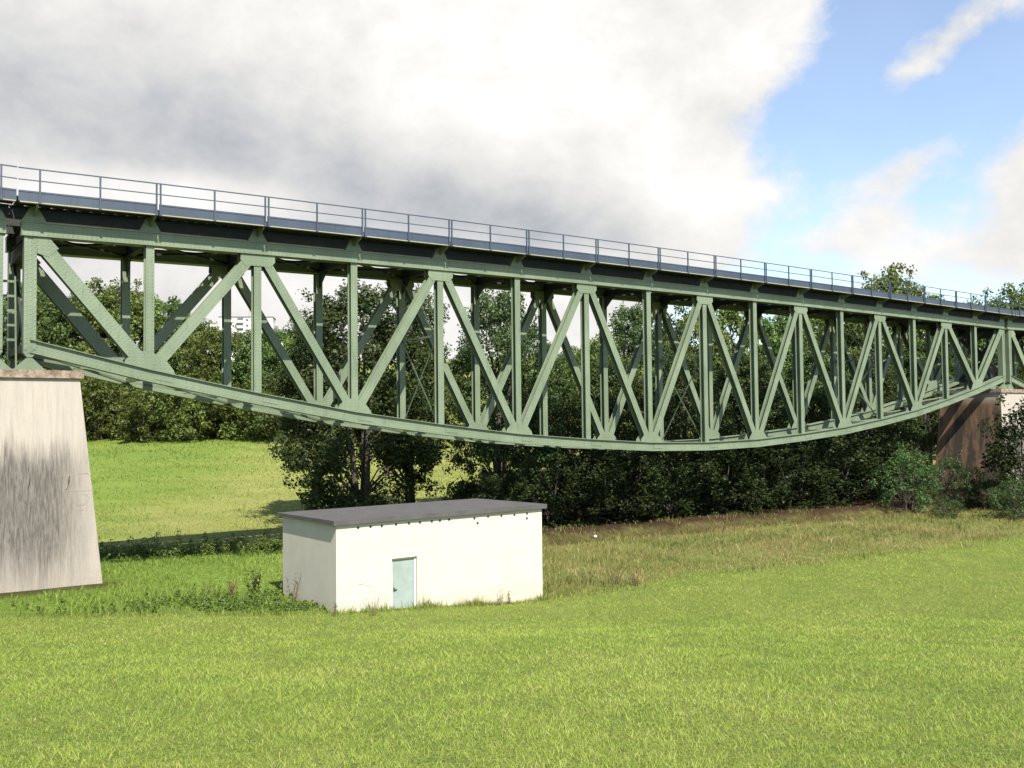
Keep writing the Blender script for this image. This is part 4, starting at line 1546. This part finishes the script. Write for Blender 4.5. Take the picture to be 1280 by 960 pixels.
# grass and weeds along the foot of the hut front
n = 520
lx = rng.uniform(-0.1, HL + 0.4, n)
lx = np.where(rng.random(n) < 0.35, rng.choice([0.9, 3.1, 5.2, 5.6, 6.6, 7.6], n) + rng.normal(size=n) * 0.2, lx)
ly = -np.abs(rng.normal(size=n)) * 0.12 - 0.05
x = HO.x + BD.x * lx + BN.x * ly
y = HO.y + BD.y * lx + BN.y * ly
k = 7
ci = np.repeat(np.arange(n), k)
xx, yy = x[ci] + rng.normal(size=n * k) * 0.05, y[ci] + rng.normal(size=n * k) * 0.05
ok = ~in_house(xx, yy, 0.03)
xx, yy = xx[ok], yy[ok]
blades('wall_foot_grass', mk(xx, yy), (0.05 + rng.exponential(0.06, len(xx))) * (0.5 + 1.0 * np.clip(vnoise(xx, yy, 0.5, 3) + 0.5, 0, 1.3)), rng.uniform(0.010, 0.022, len(xx)), rng.uniform(0.1, 0.8, len(xx)), rng.uniform(0.1, 1.0, len(xx)), M['lush_blade'],
       'uncut grass fringe along the foot of the hut front wall', rng)


def stalk_plant(name, x, y, h_, stems, mat, leafs, label, cat, spread=0.25, leaf=0.07, lean=0.25, group=None, seed=0):
    r = np.random.default_rng(seed)
    g = float(height(x, y))
    root = empty(name, (x, y, g))
    mb = MB()
    C, Nn = [], []
    for s in range(stems):
        a = r.uniform(0, 6.283)
        b0 = Vector((math.cos(a), math.sin(a), 0)) * spread * r.uniform(0, 0.6)
        L = h_ * r.uniform(0.6, 1.0)
        dr = Vector((math.cos(a) * lean * r.uniform(0.2, 1), math.sin(a) * lean * r.uniform(0.2, 1), 1))
        p = [b0 + Vector((0, 0, -0.05)), b0 + dr * L * 0.5, b0 + Vector((dr.x * 1.3, dr.y * 1.3, 1)) * L]
        mb.tube(p, [0.012, 0.008, 0.004], 4, False)
        for i in range(leafs):
            f = r.uniform(0.25, 1.0)
            q = (p[0].lerp(p[1], f * 2) if f < 0.5 else p[1].lerp(p[2], f * 2 - 1))
            C.append(np.array(q) + r.normal(size=3) * 0.04)
            Nn.append(r.normal(size=3) + np.array([0, 0, 0.5]))
    mb.build('stems', M['dead_stem'], root)
    C, Nn = np.array(C), np.array(Nn)
    obj('leaves', leaf_mesh('leaves', C, Nn, leaf * r.uniform(0.6, 1.4, len(C)), r.uniform(0.1, 0.9, len(C)), mat, r, 0.5), root)
    tag(root, label, cat, group)
    return root


M['dead_stem'] = plain('brown_stem', (0.14, 0.095, 0.055), 0.85, 0.3)


def ground_at(u, v):
    """walk along the sight line of a picture point until it meets the ground"""
    mw = camo.matrix_world.to_3x3()
    d_ = mw @ Vector(((u - 640) / 1163.0, -(v - 480) / 1163.0, -1))
    s = 3.0
    while s < 400:
        p = Vector((0, 0, EYE)) + d_ * s
        if p.z < float(height(p.x, p.y)):
            return p.x, p.y
        s += 0.05
    return p.x, p.y


for u, v, h_, st, mat, lf, lb, cat, sp_, lfs, nm, grp in [
        (317, 742, 0.85, 7, 'alder', 34, 'small dark leafy sapling with a reddish tip between the pier and the hut', 'plant', 0.30, 0.09, 'sapling', None),
        (290, 744, 0.55, 9, 'dead', 14, 'brownish withered weed clump just left of the dark sapling', 'plant', 0.40, 0.07, 'withered_weed', None),
        (258, 748, 0.60, 5, 'weed', 20, 'pale thin thistle standing left of the withered weed clump', 'plant', 0.30, 0.06, 'thistle', None),
        (366, 754, 1.00, 5, 'dead', 16, 'tall brown dock stalks against the side wall of the hut', 'plant', 0.22, 0.06, 'dock_stalks', None),
        (416, 771, 0.55, 3, 'dead', 18, 'short brown dock stalk at the near corner of the hut', 'plant', 0.08, 0.05, 'dock_stalks', None),
        (625, 757, 0.60, 2, 'weed', 22, 'dark upright weed stalk at the right part of the hut front', 'plant', 0.06, 0.05, 'weed_stalk', None),
        (637, 756, 0.48, 2, 'weed', 22, 'shorter weed stalk beside the dark upright one at the hut front', 'plant', 0.06, 0.05, 'weed_stalk', None),
        (466, 770, 0.62, 4, 'dead', 6, 'thin dry stems before the faded paint left of the hut door', 'plant', 0.16, 0.04, 'dry_stems', None),
        (768, 730, 0.85, 14, 'weed', 5, 'dark rush tuft in the rough grass right of the hut', 'plant', 0.35, 0.06, 'rush_tuft', None),
        (735, 728, 0.55, 12, 'weed', 7, 'low dark rush tuft between the hut and the taller rush', 'plant', 0.40, 0.06, 'rush_tuft', None),
        (795, 732, 0.60, 9, 'dead', 12, 'rust-red dock clump just right of the dark rush tuft', 'plant', 0.35, 0.06, 'dock_clump', None),
        (1200, 668, 0.9, 7, 'weed', 16, 'pale upright weeds at the grass edge before the lowest sallow', 'plant', 0.6, 0.09, 'weed_clump', None)]:
    x, y = ground_at(u, v)
    stalk_plant(nm, x, y, h_, max(st, 3), M[mat], lf, lb, cat, sp_, lfs, 0.55 if 'rush' in nm or 'dock_clump' in nm else 0.25, grp, int(u))

# a scrap of white litter on the stream bank
x, y = ground_at(744, 672)
mb = MB()
g = float(height(x, y))
for i in range(5):
    a0, a1 = i * 1.25, i * 1.25 + 1.25
    mb.poly([(x, y, g + 0.13), (x + 0.12 * math.cos(a0), y + 0.12 * math.sin(a0), g + 0.02 + 0.05 * (i % 2)), (x + 0.12 * math.cos(a1), y + 0.12 * math.sin(a1), g + 0.02 + 0.05 * ((i + 1) % 2))])
o = mb.build('plastic_bag', M['litter'])
tag(o, 'crumpled white plastic scrap lying on the brown stream bank', 'litter')

# ------------------------------------------------------------------ distant buildings
AD = 500.0
ax_ = px(306, AD)
g = float(height(ax_, AD))
apt = empty('apartment_block', (ax_, AD, g), R(8))
ztop = EYE + (528 - 396.5) / 1163 * AD - g
mb = MB()
mb.box((-13.5, 0, -2), (14.5, 13, ztop))
mb.build('main_wall', M['tower_wall'], apt)
mb = MB()
mb.box((-18.5, 1.5, -2), (-13.51, 12, ztop - 3.6))
mb.build('side_wing', M['tower_wall'], apt)
mb = MB()
mb.box((-13.9, -0.4, ztop + 0.01), (14.9, 13.4, ztop + 0.5))
mb.build('roof_slab', M['tower_roof'], apt)
for q in range(2):
    mb = MB()
    mb.box((5.0 + q * 4.1, -0.12, -2), (6.3 + q * 4.1, -0.01, ztop - 0.1))
    mb.build('ochre_panel', M['tower_ochre'], apt)
mbw = MB()
mbw.box((-0.75, -0.1, 0), (0.75, 0.0, 1.35))
win_me = mbw.mesh('window', M['tower_glass'])
mbb = MB()
mbb.box((-1.7, -1.2, 0), (1.7, -0.02, 1.0))
bal_me = mbb.mesh('balcony', M['tower_wall'])
mbl = MB()
mbl.box((-1.6, -0.08, 0), (1.6, 0.0, 1.5))
log_me = mbl.mesh('balcony_recess', M['tower_glass'])
for fl in range(6):
    z = ztop - 2.2 - fl * 2.9
    for q in range(2):
        obj('window', win_me, apt, (3.8 + q * 4.1 + 0.0, -0.01, z))
    obj('window', win_me, apt, (1.2, -0.01, z))
    for xx in (-8.5, -2.5):
        obj('balcony', bal_me, apt, (xx, 0, z - 0.6))
        obj('balcony_recess', log_me, apt, (xx, -0.01, z + 0.4))
    if fl > 1:
        obj('window', win_me, apt, (-16, 1.49, z))
for xx, hh in ((-12.0, 9.0), (1.5, 9.5)):
    mb = MB()
    mb.tube([(xx, 5, ztop + 0.4), (xx, 5, ztop + hh)], [0.10, 0.05], 5)
    mb.build('antenna_mast', M['tower_roof'], apt)
tag(apt, 'distant pale apartment block with balconies and two thin masts above the wood', 'apartment block')
HDp = 420.0
hx = px(347, HDp)
g = float(height(hx, HDp))
dh = empty('distant_house', (hx, HDp, g), R(20))
zt = EYE + (527.5 - 411) / 1163 * HDp - g
mb = MB()
mb.box((-3, 0, -2), (3, 7, zt - 2.2))
mb.build('wall', M['tower_wall'], dh)
mb = MB()
mb.prism([(-3.3, zt - 2.2), (3.3, zt - 2.2), (1.0, zt), (-1.0, zt)], -0.4, 7.4)
roof = mb.build('roof', M['tower_roof'], dh)
mb = MB()
mb.box((-1.0, 3, zt - 0.3), (0.6, 4.2, zt + 1.7))
mb.build('chimney', M['tower_roof'], roof)
tag(dh, 'small distant house with a grey roof and stub chimney right of the apartment block', 'house')
